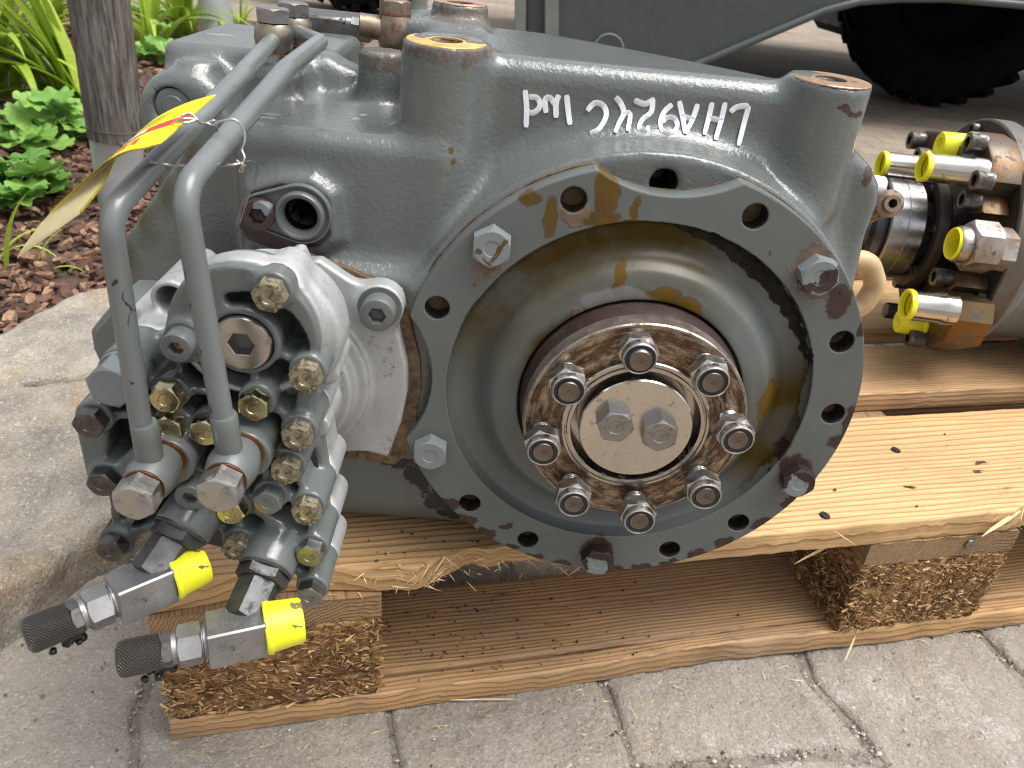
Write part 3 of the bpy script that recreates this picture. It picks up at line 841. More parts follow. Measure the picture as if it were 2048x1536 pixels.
# raw aluminium body behind the painted cover
g = Grid((-.222, .303, .185), (-.030, .400, .402), .0013)
cx2 = (-.1095, .2835)
d = g.poly([(x+.0008, z) for x, z in out], .3255, .3470, .002, .003)
d = smin(d, g.cy(cen[0], cen[1], .0332, .3048, .3165, .0012), .002)
d = smin(d, g.cy(-.0955, .3450, .0335, .312, .3345, .003), .004)
for x, z, k in BP[1:7]: d = smin(d, g.cy(x+.0003, z+.0003, .0088, .3215, .3490, .0015), .0030)
d = smin(d, g.cy(bb[0][0]+.001, bb[0][1]-.001, .0086, .3072, .3300, .0015), .0040)
for x, z, r_ in ((-.0805, .3465, .0075), (-.0745, .3330, .0080), (bb[2][0]+.003, bb[2][1]-.012, .0062), (bb[1][0]+.003, bb[1][1]-.013, .0062)): d = smin(d, g.cy(x, z, r_, .318, .3505, .001), .0022)
d = smin(d, g.cy(-.112, .318, .034, .33, .385, .002), .004)
d = smin(d, g.cy(pv.x, pv.z, .0108, .3225, .365, .001), .004)
d = smax(d, -g.cy(cen[0]-.001, cen[1]-.001, .0290, .29, .3228, .0005), .001)
pl6 = [tuple(at(x, y, Y=.383).xz) for x, y in ((640, 520), (700, 560), (745, 580), (786, 600), (795, 660), (812, 730), (812, 780), (800, 840), (775, 905), (735, 895), (690, 895), (640, 900), (560, 900), (480, 800), (420, 640), (480, 540))]
d = smin(d, g.poly(pl6, .3795, .389, .0015, .001), .004)
s2 = at(757, 622, Y=.372)
d = smin(d, g.cy(s2.x, s2.z, .0125, .3765, .389, .001), .006)
for rr_, y0 in ((.0500, .3745), (.0420, .3655), (.0345, .3560)): d = smin(d, g.cy(*cx2, rr_, y0, .386, .0015), .0022)
lg = at(344, 597, Y=.340)
d = smin(d, g.cy(lg.x, lg.z, .0098, .338, .385, .0012), .005)
d = smax(d, -g.cy(lg.x, lg.z, .0068, .33, .370, .0006), .001)
d = smin(d, g.box((-.170, -.135), (.343, .389), (.295, .3385), .003), .005)
for (x, y_, r_) in ((752, 666, .0068), (749, 853, .0062)):
    v = at(x, y_, Y=.379)
    d = smin(d, np.maximum(g.cy(v.x, v.z, r_, .3791, .385, .0002), -g.cy(v.x, v.z, r_-.0008, .37, .39, .0002)), .0004)
obj('pump_body', nets(g, d, 'pump_body'), M_alu, pump)
del g, d
obj('lug_bore', joinm('lug_bore', [lathe([(.0070, .3385), (.0068, .369), (.0003, .3695)], 32)]), M_black, pump, T(lg.x, 0, lg.z))
gp = [(x*1.0, z) for x, z in [tuple(at(x, y, Y=.3885).xz) for x, y in ((600, 505), (690, 535), (760, 565), (805, 580), (820, 640), (840, 720), (842, 780), (830, 850), (822, 900), (790, 930), (640, 910), (500, 700))]]
obj('pump_gasket', joinm('pump_gasket', [plate([gp], .3886, .3925, .0004)], 35), M_gask, pump)
blk = joinm('side_block', [plate([[tuple(at(x, y, Y=.345).xz) for x, y in ((178, 665), (185, 655), (215, 618), (300, 622), (300, 760), (215, 740), (197, 728), (184, 700))][::-1]], .345, .385, .003)], 40)
obj('side_block', blk, paint('block_paint', [dict(chip, at=[sp(182, 690, .352, .0035, .01, .006)], amp=.003)], bump=.05), pump)

hb = {k: hexbolt(.0124, .0066, 0) for k in 'GSPBD'}
mats = dict(G=M_gold, S=M_steel, P=paint('pump_bolt_paint', [dict(col=(.20, .14, .03), rough=.4, at=[(-.003, -.006, -.005, .006, .01, .003)], amp=.004)], bump=.05), B=M_goldb, D=M_dark)
t88 = joinm('head_marking', [xf(textmesh('SBE', .0026, .00012), T(0, 0, .0038)), xf(textmesh('10.9', .0026, .00012), T(0, 0, -.0040) @ RY(R(180)))])
for i, (x, z, k) in enumerate(BP):
    s_ = random.Random(i*3+1).uniform(0, 1.05)
    mm = hb[k]
    if not mm.materials: mm.materials.append(mats[k])
    tl = random.Random(i).uniform(-.02, .02)
    obj('pump_bolt', mm, mats[k], pump, T(x, .2960, z) @ RY(s_))
    if k in 'GB': obj('head_marking', t88, mats['G'], pump, T(x, .2960-.0066, z) @ RY(s_))
M_socket = paint('socket_screw_paint', bump=.04)
ss = sockethead(.0066, .0085, .0056, .005, .0080)
obj('socket_screw', ss, M_socket, pump, T(sA.x, .2960, sA.z))
obj('socket_screw', sockethead(.0070, .0085, .0060, .005, .0084), M_socket, pump, T(sB.x, .2940, sB.z))
obj('orange_cap', joinm('orange_cap', [xf(rbox(.0026, .002, .0026, .0004), T(sA.x+.0008, .2955-.0045, sA.z-.0010) @ RY(.3))]), flat('orange_plastic', (.75, .22, .01), .45), pump)
obj('socket_screw', sockethead(.0092, .0100, .0082, .006, .0118), M_socket, pump, T(s2.x, .3768, s2.z))
# large plug
M_plug = metalm('worn_plug', (.50, .47, .45), (.40, .36, .33), (.25, .42), 1, 50, .18, (.09, .05, .04), .1)
lp = [(.0060, 0)]
obj('large_plug', sockethead(.0128, .0068, .0100, .007), M_plug, pump, T(PG[0], .3030, PG[1]))
obj('hex_plug', hexbolt(.0180, .012, .0105, .003, False), paint('hex_plug_paint', bump=.04, col=(.15, .17, .175)), pump, T(pv.x, .2985, pv.z) @ RY(.3))
letters('4143 477', .0052, 566, 670, .3162, 72, pump, M_pump, .0005, 'cast_number')

# ---------- pipes with banjo fittings
M_pipe = paint('pipe_paint', [dict(col=(.02, .016, .013), rough=.5, at=[sp(258, 600, .268, .0005, .01, .006), sp(262, 635, .268, .0005, .01, .003), sp(374, 548, .268, .0005, .01, .004), sp(390, 600, .272, .0012, .01, .003), sp(318, 1040, .27, .002), sp(240, 560, .268, .0008, .01, .0016), sp(270, 760, .268, .0006, .01, .0016), sp(400, 700, .268, .0007, .01, .002), sp(425, 820, .268, .0008, .01, .0012), sp(470, 170, .36, .0014), sp(565, 160, .39, .0016), sp(430, 250, .31, .0008, .01, .002), sp(280, 300, .28, .0008)], amp=.004, scale=250)], bump=.03, rough=(.20, .32), col=(.128, .143, .143))
def pipe(pts, rads, r, name='pipe'):
    return joinm(name, [sweep(fillet_path(pts, rads, 12), r, 24)], 60)
b1, b2 = bj
yb = .2715
p1 = [at(292, 912, Y=yb), at(217, 428, Y=yb-.004), at(487, 146, Y=.378), at(546, 80, Y=.494)]
p2_ = [at(457, 900, Y=yb), at(364, 382, Y=yb-.004), at(572, 138, Y=.392), at(640, 84, Y=.470), at(592, 64, Y=.526)]
pm1 = obj('pipe', pipe(p1, [.013, .03], .0044), M_pipe, gear)
pm2 = obj('pipe', pipe(p2_, [.013, .03, .010], .0045), M_pipe, gear)
M_banjo = metalm('banjo_bolt_steel', (.50, .50, .48), (.38, .37, .35), (.3, .46), 1, 60, .32, (.07, .06, .055), .15)
M_banjoring = paint('banjo_paint', [dict(col=(.015, .012, .010), rough=.4, at=[(.010, 0, .012, .004), (.002, .004, .016, .003)], amp=.004, scale=200)], bump=.04)
for (bx, pm, lo, ptn) in ((b1, pm1, p1[0], p1[1]), (b2, pm2, p2_[0], p2_[1])):
    c0 = Vector((bx.x, yb, bx.z+.004))
    ball = lathe([(.0060, .0135), (.0086, .0130), (.0102, .0060), (.0110, 0), (.0102, -.0055), (.0088, -.0090), (.0060, -.0093)], 40)
    dr = (Vector(ptn)-c0).normalized()
    col_ = sweep([c0+dr*.010, c0+dr*.0200, c0+dr*.0202, c0+dr*.0265, c0+dr*.0275], lambda t: .0056 if t < .8 else .0050, 28)
    obj('banjo_fitting', joinm('banjo_fitting', [xf(ball, T(c0)), col_], 40), M_banjoring, pm)
    obj('copper_washer', joinm('copper_washer', [lathe([(.006, .0), (.0088, 0), (.0089, -.0005), (.0088, -.0010), (.006, -.0010)], 40)], 30), M_copper, pm, T(c0+Vector((0, -.0093, 0))))
    obj('banjo_bolt', hexbolt(.0160, .0100, 0, dish=False), M_banjo, pm, T(c0+Vector((0, -.0107, 0))) @ RY(.50))
    obj('copper_washer', joinm('copper_washer', [lathe([(.006, 0), (.0105, 0), (.0105, -.0012), (.006, -.0012)], 40)], 30), M_copper, pm, T(c0+Vector((0, .0113, 0))))
# upper ends: banjo bolts standing on the casting
M_uban = metalm('oily_brass_banjo', (.30, .25, .17), (.20, .19, .17), (.25, .45), .8, 60, .3, (.05, .035, .02))
for px, py, Y, pm in ((548, 74, .500, pm1), (588, 60, .532, pm2)):
    c0 = at(px, py, Y=Y)
    up_ = lathe([(.005, .0080), (.0096, .0076), (.0110, .004), (.0114, 0), (.0108, -.005), (.0092, -.0076), (.005, -.0080)], 36)
    Mu = T(c0) @ RX(R(-90))
    obj('banjo_fitting', joinm('banjo_fitting', [xf(up_, Mu)], 40), M_uban, pm)
    obj('banjo_bolt', hexbolt(.0178, .0076, 0, dish=False), M_steel, pm, T(c0+Vector((0, 0, .0082))) @ RX(R(-90)) @ RY(.2))
    obj('copper_washer', joinm('copper_washer', [lathe([(.005, 0), (.0100, 0), (.0100, -.0012), (.005, -.0012)], 36)], 30), M_copper, pm, T(c0+Vector((0, 0, -.0085))) @ RX(R(-90)))
# small bleeder set behind the left boss
c0 = at(790, 62, Y=.528)
M_rb = metalm('rusty_fitting', (.30, .24, .18), (.16, .10, .07), (.35, .55), .7, 120, .3)
fit_ = obj('bleed_fitting', joinm('bleed_fitting', [xf(lathe([(.004, .010), (.0095, .0095), (.0112, .004), (.0112, -.004), (.0095, -.009), (.004, -.009)], 32), T(c0) @ RX(R(-90))), sweep([c0, c0+Vector((-.010, -.002, .001)), c0+Vector((-.011, -.002, .001)), c0+Vector((-.0215, -.004, .002))], .0070, 24)], 35), M_rb, gear)
obj('banjo_bolt', hexbolt(.0170, .0075, 0, dish=False), M_rb, fit_, T(c0+Vector((0, 0, .010))) @ RX(R(-90)))
e_ = c0+Vector((-.0215, -.004, .002))
obj('nipple', joinm('nipple', [xf(hexprism(.0075, 0, -.005), aim(e_, (-1, -.1, .1))), xf(lathe([(.003, -.005), (.003, -.008), (.0018, -.0088), (.0026, -.010), (.0012, -.0125), (.0003, -.0125)], 20), aim(e_, (-1, -.1, .1)))], 35), M_steel, fit_)
obj('copper_washer', joinm('copper_washer', [lathe([(.005, 0), (.0098, 0), (.0098, -.0010), (.005, -.0010)], 36)], 30), M_copper, fit_, T(c0+Vector((0, 0, .0092))) @ RX(R(-90)))

rbk = at(655, 48, Y=.66)
obj('rear_bracket', joinm('rear_bracket', [xf(rbox(.075, .05, .016, .002, 1), T(rbk)), xf(rbox(.030, .06, .020, .002, 1), T(rbk+Vector((.075, .01, .002))))], 40), M_dark, gear)
# ---------- the two test-port fittings hanging below the pump
M_knurl = NB('knurled_steel', .4, 1)
N = M_knurl
a3 = N.n('SeparateXYZ', {0: N.obj})
an = N.n('Math', {0: a3.outputs[2], 1: a3.outputs[0]}, operation='ARCTAN2').outputs[0]
w1 = N.mth('SINE', N.mth('ADD', N.mth('MULTIPLY', an, 30), N.mth('MULTIPLY', a3.outputs[1], 3600)))
w2 = N.mth('SINE', N.mth('SUBTRACT', N.mth('MULTIPLY', an, 30), N.mth('MULTIPLY', a3.outputs[1], 3600)))
kn = N.mth('MAXIMUM', w1, w2)
M_knurl = N.done(N.mix(N.mp(kn, .1, .9), (.22, .21, .20), (.05, .048, .045)), .42, .9, N.bump(kn, 1, -.0006))
M_adapt = metalm('grimy_adapter', (.11, .11, .115), (.06, .06, .062), (.42, .58), .8, 80, .3, (.015, .013, .012))
def fitting(base, pivot, endc, endk, ks):
    """base: port on the pump; pivot: middle of the elbow; endc: yellow cap end; endk: knurled end"""
    f = obj('test_fitting', joinm('port_adapter', [xf(hexprism(.0225, .002, -.0065, c0=True), aim(base, pivot-base, .3)), xf(hexprism(.0180, -.0060, -(pivot-base).length*.80, c0=True), aim(base, pivot-base, .55)), xf(lathe([(.0128, .002), (.0135, 0), (.0128, -.001)], 36), aim(base, pivot-base))], 30), M_adapt, gear)
    axd = (endk-endc).normalized()
    Mx = aim(pivot, axd)
    upv = Vector((0, .12, 1)); upv = (upv-axd*upv.dot(axd)).normalized()
    z_ = upv; y_ = -axd; x_ = y_.cross(z_).normalized()
    B = Matrix((x_, y_, z_)).transposed().to_4x4(); B.translation = pivot
    B = B @ Matrix.Scale(ks, 4)
    blk_ = rbox(.0225, .0310, .0225, .0010, 1)
    dots = []
    dotmm = rbox(.0006, .0008, .0003, 0)
    eb = obj('elbow_block', joinm('elbow_block', [blk_], 30), M_brush, f, B)
    dl = []
    for r_ in range(5):
        for c_2 in range(7):
            if (r_*3+c_2) % 5 == 4: continue
            dl.append(xf(dotmm, T(-.006+r_*.0026, -.008+c_2*.0026, .0113)))
    obj('punched_dots', joinm('punched_dots', dl), M_steel, f, B)
    dl = []
    for r_ in range(6):
        for c_2 in range(5):
            if (r_*2+c_2*3) % 4 == 1: continue
            dl.append(xf(dotmm, T(.0113, -.004+c_2*.0022+.0012*(r_ % 2), .007-r_*.0026) @ RY(R(90))))
    obj('stamped_marks', joinm('stamped_marks', dl), M_steel, f, B)
    L = (endk-pivot).length
    q_ = lambda *a: xf(*a)
    obj('union_nut', joinm('union_nut', [xf(lathe([(.0095, -.014), (.0095, -.0168), (.0088, -.0172), (.0088, -.018)], 32), B), xf(hexprism(.0200, -.0176, -.0300, c0=True), B), xf(lathe([(.0086, -.0295), (.0086, -.0325), (.0090, -.0328)], 32), B)], 30), M_brush, f)
    obj('hex_collar', joinm('hex_collar', [xf(hexprism(.0168, -.0322, -.0378, c0=True), B)], 30), M_dark, f)
    obj('knurled_cap', joinm('knurled_cap', [lathe([(.0080, -.0374), (.0092, -.0380), (.0094, -.0388), (.0094, -.0430), (.0097, -.0434), (.0097, -.0560), (.0090, -.0580), (.0066, -.0592), (.0005, -.0595)], 60)], 40), M_knurl, f, B)
    cpm = joinm('yellow_cap', [xf(lathe([(.0140, .0142), (.0148, .0150), (.0148, .0172), (.0142, .0180), (.0138, .0188), (.0126, .0335), (.0118, .0350), (.0104, .0352), (.0098, .0345), (.0050, .0345), (.0045, .0351), (.0003, .0351)], 48), Matrix.Identity(4))], 40)
    ycap = obj('yellow_cap', cpm, paint('yellow_cap_plastic', [dict(col=(.06, .05, .03), rough=.6, f=.9, at=[(.002, .033, .0112, .0024, .004, .003), (.0112, .030, .006, .0006, .005, .002)], amp=.004, scale=220, detail=5)], bump=.06, col=(.72, .70, .02), rough=(.3, .45), dust=.06, specks=0), f, B)
    # grease drips
    gl = []
    for k2 in range(16):
        rr_ = random.Random(k2+int(px_*7))
        c_3 = B @ Vector((0, -.035-rr_.random()*.010, 0)) + Vector((rr_.uniform(-.003, .003), rr_.uniform(-.003, .003), -.0075-rr_.random()*.006))
        s_ = rr_.uniform(.0014, .0040)
        bm = bmesh.new(); bmesh.ops.create_icosphere(bm, subdivisions=2, radius=s_)
        for v_ in bm.verts: v_.co *= 1+.5*noise.noise(v_.co*400+Vector((k2, 0, 0)))
        bm.verts.index_update()
        gl.append(([v_.co+c_3 for v_ in bm.verts], [tuple(v_.index for v_ in fc.verts) for fc in bm.faces])); bm.free()
    obj('grease_lumps', joinm('grease_lumps', gl), M_oil, f, kind='stuff')
    return f
px_ = 1
ZF = .213
ZF = pivots[0].z
fitting(ports[0], pivots[0], at(392, 1132, Z=ZF), at(84, 1262, Z=ZF), .82)
px_ = 2
ZF = .205
ZF = pivots[1].z
fitting(ports[1], pivots[1], at(600, 1246, Z=ZF), at(236, 1326, Z=ZF), .86)

# ------------------------------------------------------------------ wood and chipboard
def wood(name, light, dark, ringf=230, oy=.03, oz=-.05, stain=(.12, .07, .035), st=.5, grey=.0, wv=.03):
    N = NB(name, .62, spec=.35)
    rnd = N.n('ObjectInfo').outputs['Random']
    v = N.n('VectorMath', {0: N.obj, 1: N.n('CombineXYZ', {0: N.mth('MULTIPLY', rnd, 3.7), 1: N.mth('MULTIPLY', rnd, .05), 2: N.mth('MULTIPLY', rnd, .03)}).outputs[0]}, operation='ADD').outputs[0]
    w = N.noise(3.5, 3, .5, v, stretch=(.7, 6, 6), col=True)
    w = N.n('VectorMath', {0: w, 'Scale': wv}, operation='SCALE').outputs[0]
    v2 = N.n('VectorMath', {0: v, 1: w}, operation='ADD').outputs[0]
    s = N.n('SeparateXYZ', {0: v2})
    y = N.mth('SUBTRACT', s.outputs[1], oy); z = N.mth('SUBTRACT', s.outputs[2], oz)
    r = N.mth('SQRT', N.mth('ADD', N.mth('MULTIPLY', y, y), N.mth('MULTIPLY', z, z)))
    ph = N.mth('FRACT', N.mth('MULTIPLY', r, ringf))
    late = N.mp(ph, .45, 1.0, 0, 1)
    late = N.mth('POWER', late, 2.0)
    fib = N.noise(420, 4, .6, v2, stretch=(.035, 1, 1))
    c = N.mix(late, light, dark)
    c = N.mix(N.mp(fib, .35, .75, 0, .45), c, tuple(x*.55 for x in dark))
    c = N.mix(N.mth('MULTIPLY', N.mp(N.noise(7, 6, .62, v, stretch=(.5, 1, 1)), .36, .80), st), c, stain)
    c = N.mix(N.mth('MULTIPLY', N.mp(N.noise(60, 6, .7, v, stretch=(.35, 1, 1)), .60, .74), .7), c, (.07, .045, .028))
    if grey: c = N.mix(N.mth('MULTIPLY', N.mp(N.noise(11, 5, .6, v), .40, .66), grey), c, (.20, .175, .15))
    h = N.mth('ADD', N.mth('MULTIPLY', late, .8), fib)
    nm = N.bump(h, .55, .0012)
    nm = N.bump(N.noise(35, 5, .6, v, stretch=(.12, 1, 1)), .35, .003, nm)
    return N.done(c, N.mp(fib, .3, .7, .5, .75), None, nm)
M_wood = wood('pallet_pine', (.60, .385, .185), (.33, .17, .062), 215, .26, -.10, st=.45, wv=.014)
M_woodb = wood('pallet_pine_greyed', (.58, .355, .17), (.33, .17, .065), 330, .33, -.16, st=.5, grey=.30, wv=.010)  # second pine: finer grain, greyed in patches
M_woodc = wood('pallet_pine_old', (.38, .24, .12), (.17, .095, .042), 330, .05, -.03, st=.6, grey=.12)
def chipb(name):
    N = NB(name, .75, spec=.25)
    v = N.warp(.012, 40, 3)
    rt = N.n('Mapping', {0: v, 2: (.2, .9, .5)}).outputs[0]
    f1 = N.vor(420, v, out=1, stretch=(.30, .45, 1.0))
    f2 = N.vor(480, rt, out=1, stretch=(.9, .5, .30))
    g1 = N.n('SeparateColor', {0: f1}); g2 = N.n('SeparateColor', {0: f2})
    a = N.mth('ADD', N.mth('MULTIPLY', g1.outputs[0], .55), N.mth('MULTIPLY', g2.outputs[1], .45))
    a = N.mth('ADD', N.mth('MULTIPLY', a, .6), N.mth('MULTIPLY', N.noise(300, 5, .7), .4))
    c = N.ramp(a, [(.22, (.055, .027, .011)), (.42, (.20, .102, .040)), (.60, (.35, .19, .078)), (.82, (.54, .35, .17))])
    c = N.mix(N.mth('MULTIPLY', N.mp(N.noise(16, 5, .65), .50, .68), .75), c, (.05, .03, .018))
    nm = N.bump(a, .9, .004)
    return N.done(c, .8, None, nm)
M_chip = chipb('pressed_chipboard')
N = NB('wood_fibre', .75, spec=.25)
M_fib = N.done(N.ramp(N.n('NewGeometry').outputs['Random Per Island'], [(0, (.07, .035, .014)), (.3, (.19, .10, .04)), (.65, (.36, .21, .09)), (1, (.58, .40, .20))]), .75)
M_split = flat('fresh_splinter', (.66, .48, .25), .65, 0, .2, 200, .3, 600)

def board(L, W, Tk, front=None, back=None, lift=None, seed=0, ends=.002, n=110):
    """board along local X from 0..L, Y 0..W, Z 0..Tk with worn, uneven edges"""
    V, Fc = [], []
    sec = []
    r = min(.0022, Tk*.2)
    for (cy, cz, a0) in ((W-r, Tk-r, 0), (r, Tk-r, 90), (r, r, 180), (W-r, r, 270)):
        for k in range(4):
            a = R(a0+k*30)
            sec.append((cy+r*math.cos(a), cz+r*math.sin(a)))
        if a0 in (0, 180):                       # extra points across the wide faces
            s_ = 1 if a0 == 0 else -1
            for k in range(1, 12):
                y0, y1 = (W-r, r) if a0 == 0 else (r, W-r)
                sec.append((y0+(y1-y0)*k/12, Tk if a0 == 0 else 0))
    m = len(sec)
    for i in range(n+1):
        x = L*i/n
        for (y, z) in sec:
            q = Vector((x*9, y*40, z*40+seed*7))
            dy = .0010*noise.noise(q)+.0007*noise.noise(q*6)+.0005*noise.noise(Vector((x*160, y*300, z*300)))
            dz = .0007*noise.noise(q*2+Vector((5, 5, 5)))
            fr = max(0, 1-y/.02); bk = max(0, 1-(W-y)/.02)
            yy = y+dy*(fr+bk)+(front(x, z/Tk) if front else 0)*fr-(back(x, z/Tk) if back else 0)*bk
            zz = z+dz+(lift(x, y) if lift else 0)
            xx = x+(ends*noise.noise(Vector((y*90, z*90, seed+i))) if i in (0, n) else 0)
            V.append((xx, yy, zz))
    for i in range(n):
        for k in range(m):
            j = (k+1) % m
            Fc.append((i*m+k, i*m+j, (i+1)*m+j, (i+1)*m+k))
    Fc.append(tuple(range(m))[::-1]); Fc.append(tuple(n*m+k for k in range(m)))
    return mesh('board', V, [f[::-1] for f in Fc], True, 50)

PSI = R(13.1)
PMx = T(-.1926, .345, 0) @ RZ(PSI)
pallet = obj('wooden_pallet', None, M=PMx, label='worn wooden pallet with broken boards and chipboard blocks under the gearbox', cat='pallet')
def nz(x, s, k): return noise.noise(Vector((x*k, s, 0)))
def f_front(x, t):                               # broken front edge of the front top board
    v = .0012*nz(x, 3, 40)+.0012*nz(x, 4, 120)
    if x < .20: v += .010*max(0, 1-abs(x-.08)/.09)
    if .17 < x < .31: v += .017*min(1, 1.6*math.sin((x-.17)/.14*math.pi))*(.55+.45*(1-t))+.0045*nz(x, 9, 70)+.0035*nz(x, 9+t, 260)
    if .64 < x < .72: v += .012*max(0, 1-abs(x-.685)/.03)*(1 if t > .5 else .4)
    return max(v, -.004)
tops = [(0, .145, f_front), (.185, .285, None), (.3275, .4725, None), (.515, .615, None), (.655, .80, None)]
for i, (a, b, f) in enumerate(tops):
    obj('top_board', board(1.2, b-a, .022, f, None, None, i, n=200 if i == 0 else 90), M_wood if i != 1 else M_woodb, pallet, PMx @ T(0, a, .122))
def sag(x, y): return -.000+.0035*math.exp(-((x-.47)/.09)**2)*max(0, 1-y/.03)
def crack(x, t): return .0006+.0022*max(0, math.sin((x-.10)/.42*math.pi))*(.7+.5*nz(x, 2, 25)) if .10 < x < .52 else .0002
obj('split_strip', board(1.2, .0165, .0218, lambda x, t: .0012*nz(x, 6, 30)+(.0025*math.sin((x-.28)/.22*math.pi) if .28 < x < .5 else 0), crack, sag, 19, n=220), M_woodb, pallet, PMx)
obj('bottom_board', board(1.2, .0833, .022, lambda x, t: .0004*nz(x, 8, 60), None, None, 20, n=160), M_woodb, pallet, PMx @ T(0, .0167, 0))
for i, (a, b) in enumerate(((.3275, .4725), (.70, .80))):
    obj('bottom_board', board(1.2, b-a, .022, None, None, None, 21+i, n=60), M_woodb, pallet, PMx @ T(0, a, 0))
for i, x in enumerate((0, .5275, 1.055)):
    obj('cross_board', board(.8, .145, .0215, None, None, None, 40+i, .004), M_woodc, pallet, PMx @ T(x+.145, 0, .1002) @ RZ(R(90)))
def chipblock(sx, sy, sz, seed, shear=0):
    nx, ny, nzz = max(6, int(sx/.005)), max(6, int(sy/.005)), max(6, int(sz/.005))
    bm = bmesh.new()
    idx = {}
    def vert(i, j, k):
        if (i, j, k) not in idx:
            p_ = Vector((sx*i/nx, sy*j/ny, sz*k/nzz))
            c_ = Vector((min(max(p_.x, .008), sx-.008), min(max(p_.y, .008), sy-.008), min(max(p_.z, .003), sz-.003)))
            dlt = p_-c_
            if dlt.length > 1e-6:
                nd = dlt.normalized()
                lim = .008/max(abs(nd.x), abs(nd.y), abs(nd.z), 1e-6)
                p_ = c_+nd*min(dlt.length, .0085)
            q = p_*60+Vector((seed*9, 0, 0))
            am = .0022*noise.noise(q)+.0016*noise.noise(q*3.1)+.0012*noise.noise(q*7)
            low = max(0, 1-p_.z/sz)
            s_ = Vector((p_.x/sx-.5, p_.y/sy-.5, 0))
            p_ += s_*2*am
            if p_.y < sy*.5: p_.y += .006*max(0, noise.noise(p_*22+Vector((seed, 3, 1))))*(.3+low)
            if shear: p_.x += shear*low*low*max(0, 1-p_.x/sx)
            idx[i, j, k] = bm.verts.new(p_)
        return idx[i, j, k]
    for i in range(nx):
        for j in range(ny):
            for k, fl in ((0, 1), (nzz, 0)):
                f = [vert(i, j, k), vert(i+1, j, k), vert(i+1, j+1, k), vert(i, j+1, k)]
                bm.faces.new(f[::-1] if fl else f)
    for i in range(nx):
        for k in range(nzz):
            for j, fl in ((0, 0), (ny, 1)):
                f = [vert(i, j, k), vert(i+1, j, k), vert(i+1, j, k+1), vert(i, j, k+1)]
                bm.faces.new(f[::-1] if fl else f)
    for j in range(ny):
        for k in range(nzz):
            for i, fl in ((0, 1), (nx, 0)):
                f = [vert(i, j, k), vert(i, j+1, k), vert(i, j+1, k+1), vert(i, j, k+1)]
                bm.faces.new(f[::-1] if fl else f)
    me = bpy.data.meshes.new('block')
    bm.to_mesh(me); bm.free()
    me.polygons.foreach_set('use_smooth', [True]*len(me.polygons))
    return me
def slivers(name, n, fn, lmin, lmax, w, seed):
    r_ = random.Random(seed); V, Fc = [], []
    for _ in range(n):
        c, d = fn(r_)
        L = r_.uniform(lmin, lmax); ww = w*r_.uniform(.4, 1.3)
        d = d.normalized(); s_ = d.orthogonal().normalized(); s_.rotate(Matrix.Rotation(r_.random()*6.28, 3, d)); t_ = d.cross(s_)
        b = len(V)
        V += [c-d*L/2+s_*ww, c-d*L/2-s_*ww, c+d*L*.1+t_*ww*.6, c+d*L/2, c+s_*ww*.9, c-s_*ww*.9]
        Fc += [(b, b+1, b+5, b+4), (b+4, b+5, b+3), (b, b+4, b+2), (b+1, b+2, b+5), (b+4, b+3, b+2), (b+5, b+2, b+3), (b, b+2, b+1)]
    return mesh(name, V, Fc, False)
for bx, by, sy, vis in ((0, 0, .1, 1), (.5275, 0, .1, 1), (1.055, 0, .1, 0), (0, .3275, .145, 0), (.5275, .3275, .145, 0), (1.055, .3275, .145, 0), (0, .7, .1, 0), (.5275, .7, .1, 0), (1.055, .7, .1, 0)):
    sh = .022 if (vis and bx > .1) else .004
    bk = obj('block', chipblock(.145, sy, .0778, bx*3+by, sh), M_chip, pallet, PMx @ T(bx, by, .0222))
    if vis:
        def ff(r_, bx=bx, by=by, sy=sy):
            side = r_.random() < .78
            if side: c = Vector((bx+r_.random()*.145, by-.0015+.0035*r_.random(), .024+r_.random()*.074)); d_ = Vector((r_.uniform(-1, 1), r_.gauss(0, .12), r_.uniform(-.55, .55)))
            else: c = Vector((bx+.001, by+r_.random()*.08, .024+r_.random()*.074)); d_ = Vector((r_.uniform(-.4, .1), r_.uniform(-1, 1), r_.uniform(-.6, .6)))
            return PMx @ c, PMx.to_3x3() @ d_
        obj('loose_fibres', slivers('loose_fibres', 3600, ff, .002, .010, .00075, int(bx*10)+3), M_fib, bk, kind='stuff')
# splintered places along the board edges
def f2(r_):
    x = r_.choice((r_.gauss(.165, .018), r_.gauss(.69, .012), r_.uniform(.1, .3)))
    return PMx @ Vector((x, r_.uniform(-.002, .012), .122+r_.random()*.021)), PMx.to_3x3() @ Vector((r_.uniform(-1, 1), r_.uniform(-1, .3), r_.uniform(-.7, .5)))
obj('splintered_edge', slivers('splintered_edge', 240, f2, .004, .017, .0004, 5), M_split, pallet, kind='stuff')
def splinter(a, b, w, name='splinter'):
    a, b = Vector(a), Vector(b); d_ = (b-a); s_ = Vector((-d_.z, 0, d_.x)).normalized()*w; t_ = Vector((0, -w*.8, 0))
    rs = []
    for t, k in ((0, .35), (.15, .9), (.5, 1), (.8, .7), (1, .08)):
        c = a+d_*t+Vector((0, 0, w*.3*math.sin(t*17)))
        rs.append([c+s_*k, c+t_*k, c-s_*k, c-t_*k])
    return joinm(name, [rings(rs)], 30)
obj('splinter', splinter(at(1692, 1074, Z=.128), at(1588, 1128, Z=.105), .0016), M_split, pallet)
obj('splinter', splinter(at(1668, 1062, Z=.146), at(1712, 1092, Z=.142), .0006), M_split, pallet)
obj('splinter', splinter(at(2040, 1022, Z=.140), at(1964, 1072, Z=.128), .0030), M_split, pallet)
obj('splinter', splinter(at(2046, 1008, Z=.143), at(1985, 1040, Z=.137), .0022), M_split, pallet)
obj('splinter', splinter(at(1690, 1322, Z=.002), at(1712, 1270, Z=.018), .0011), M_split, pallet)
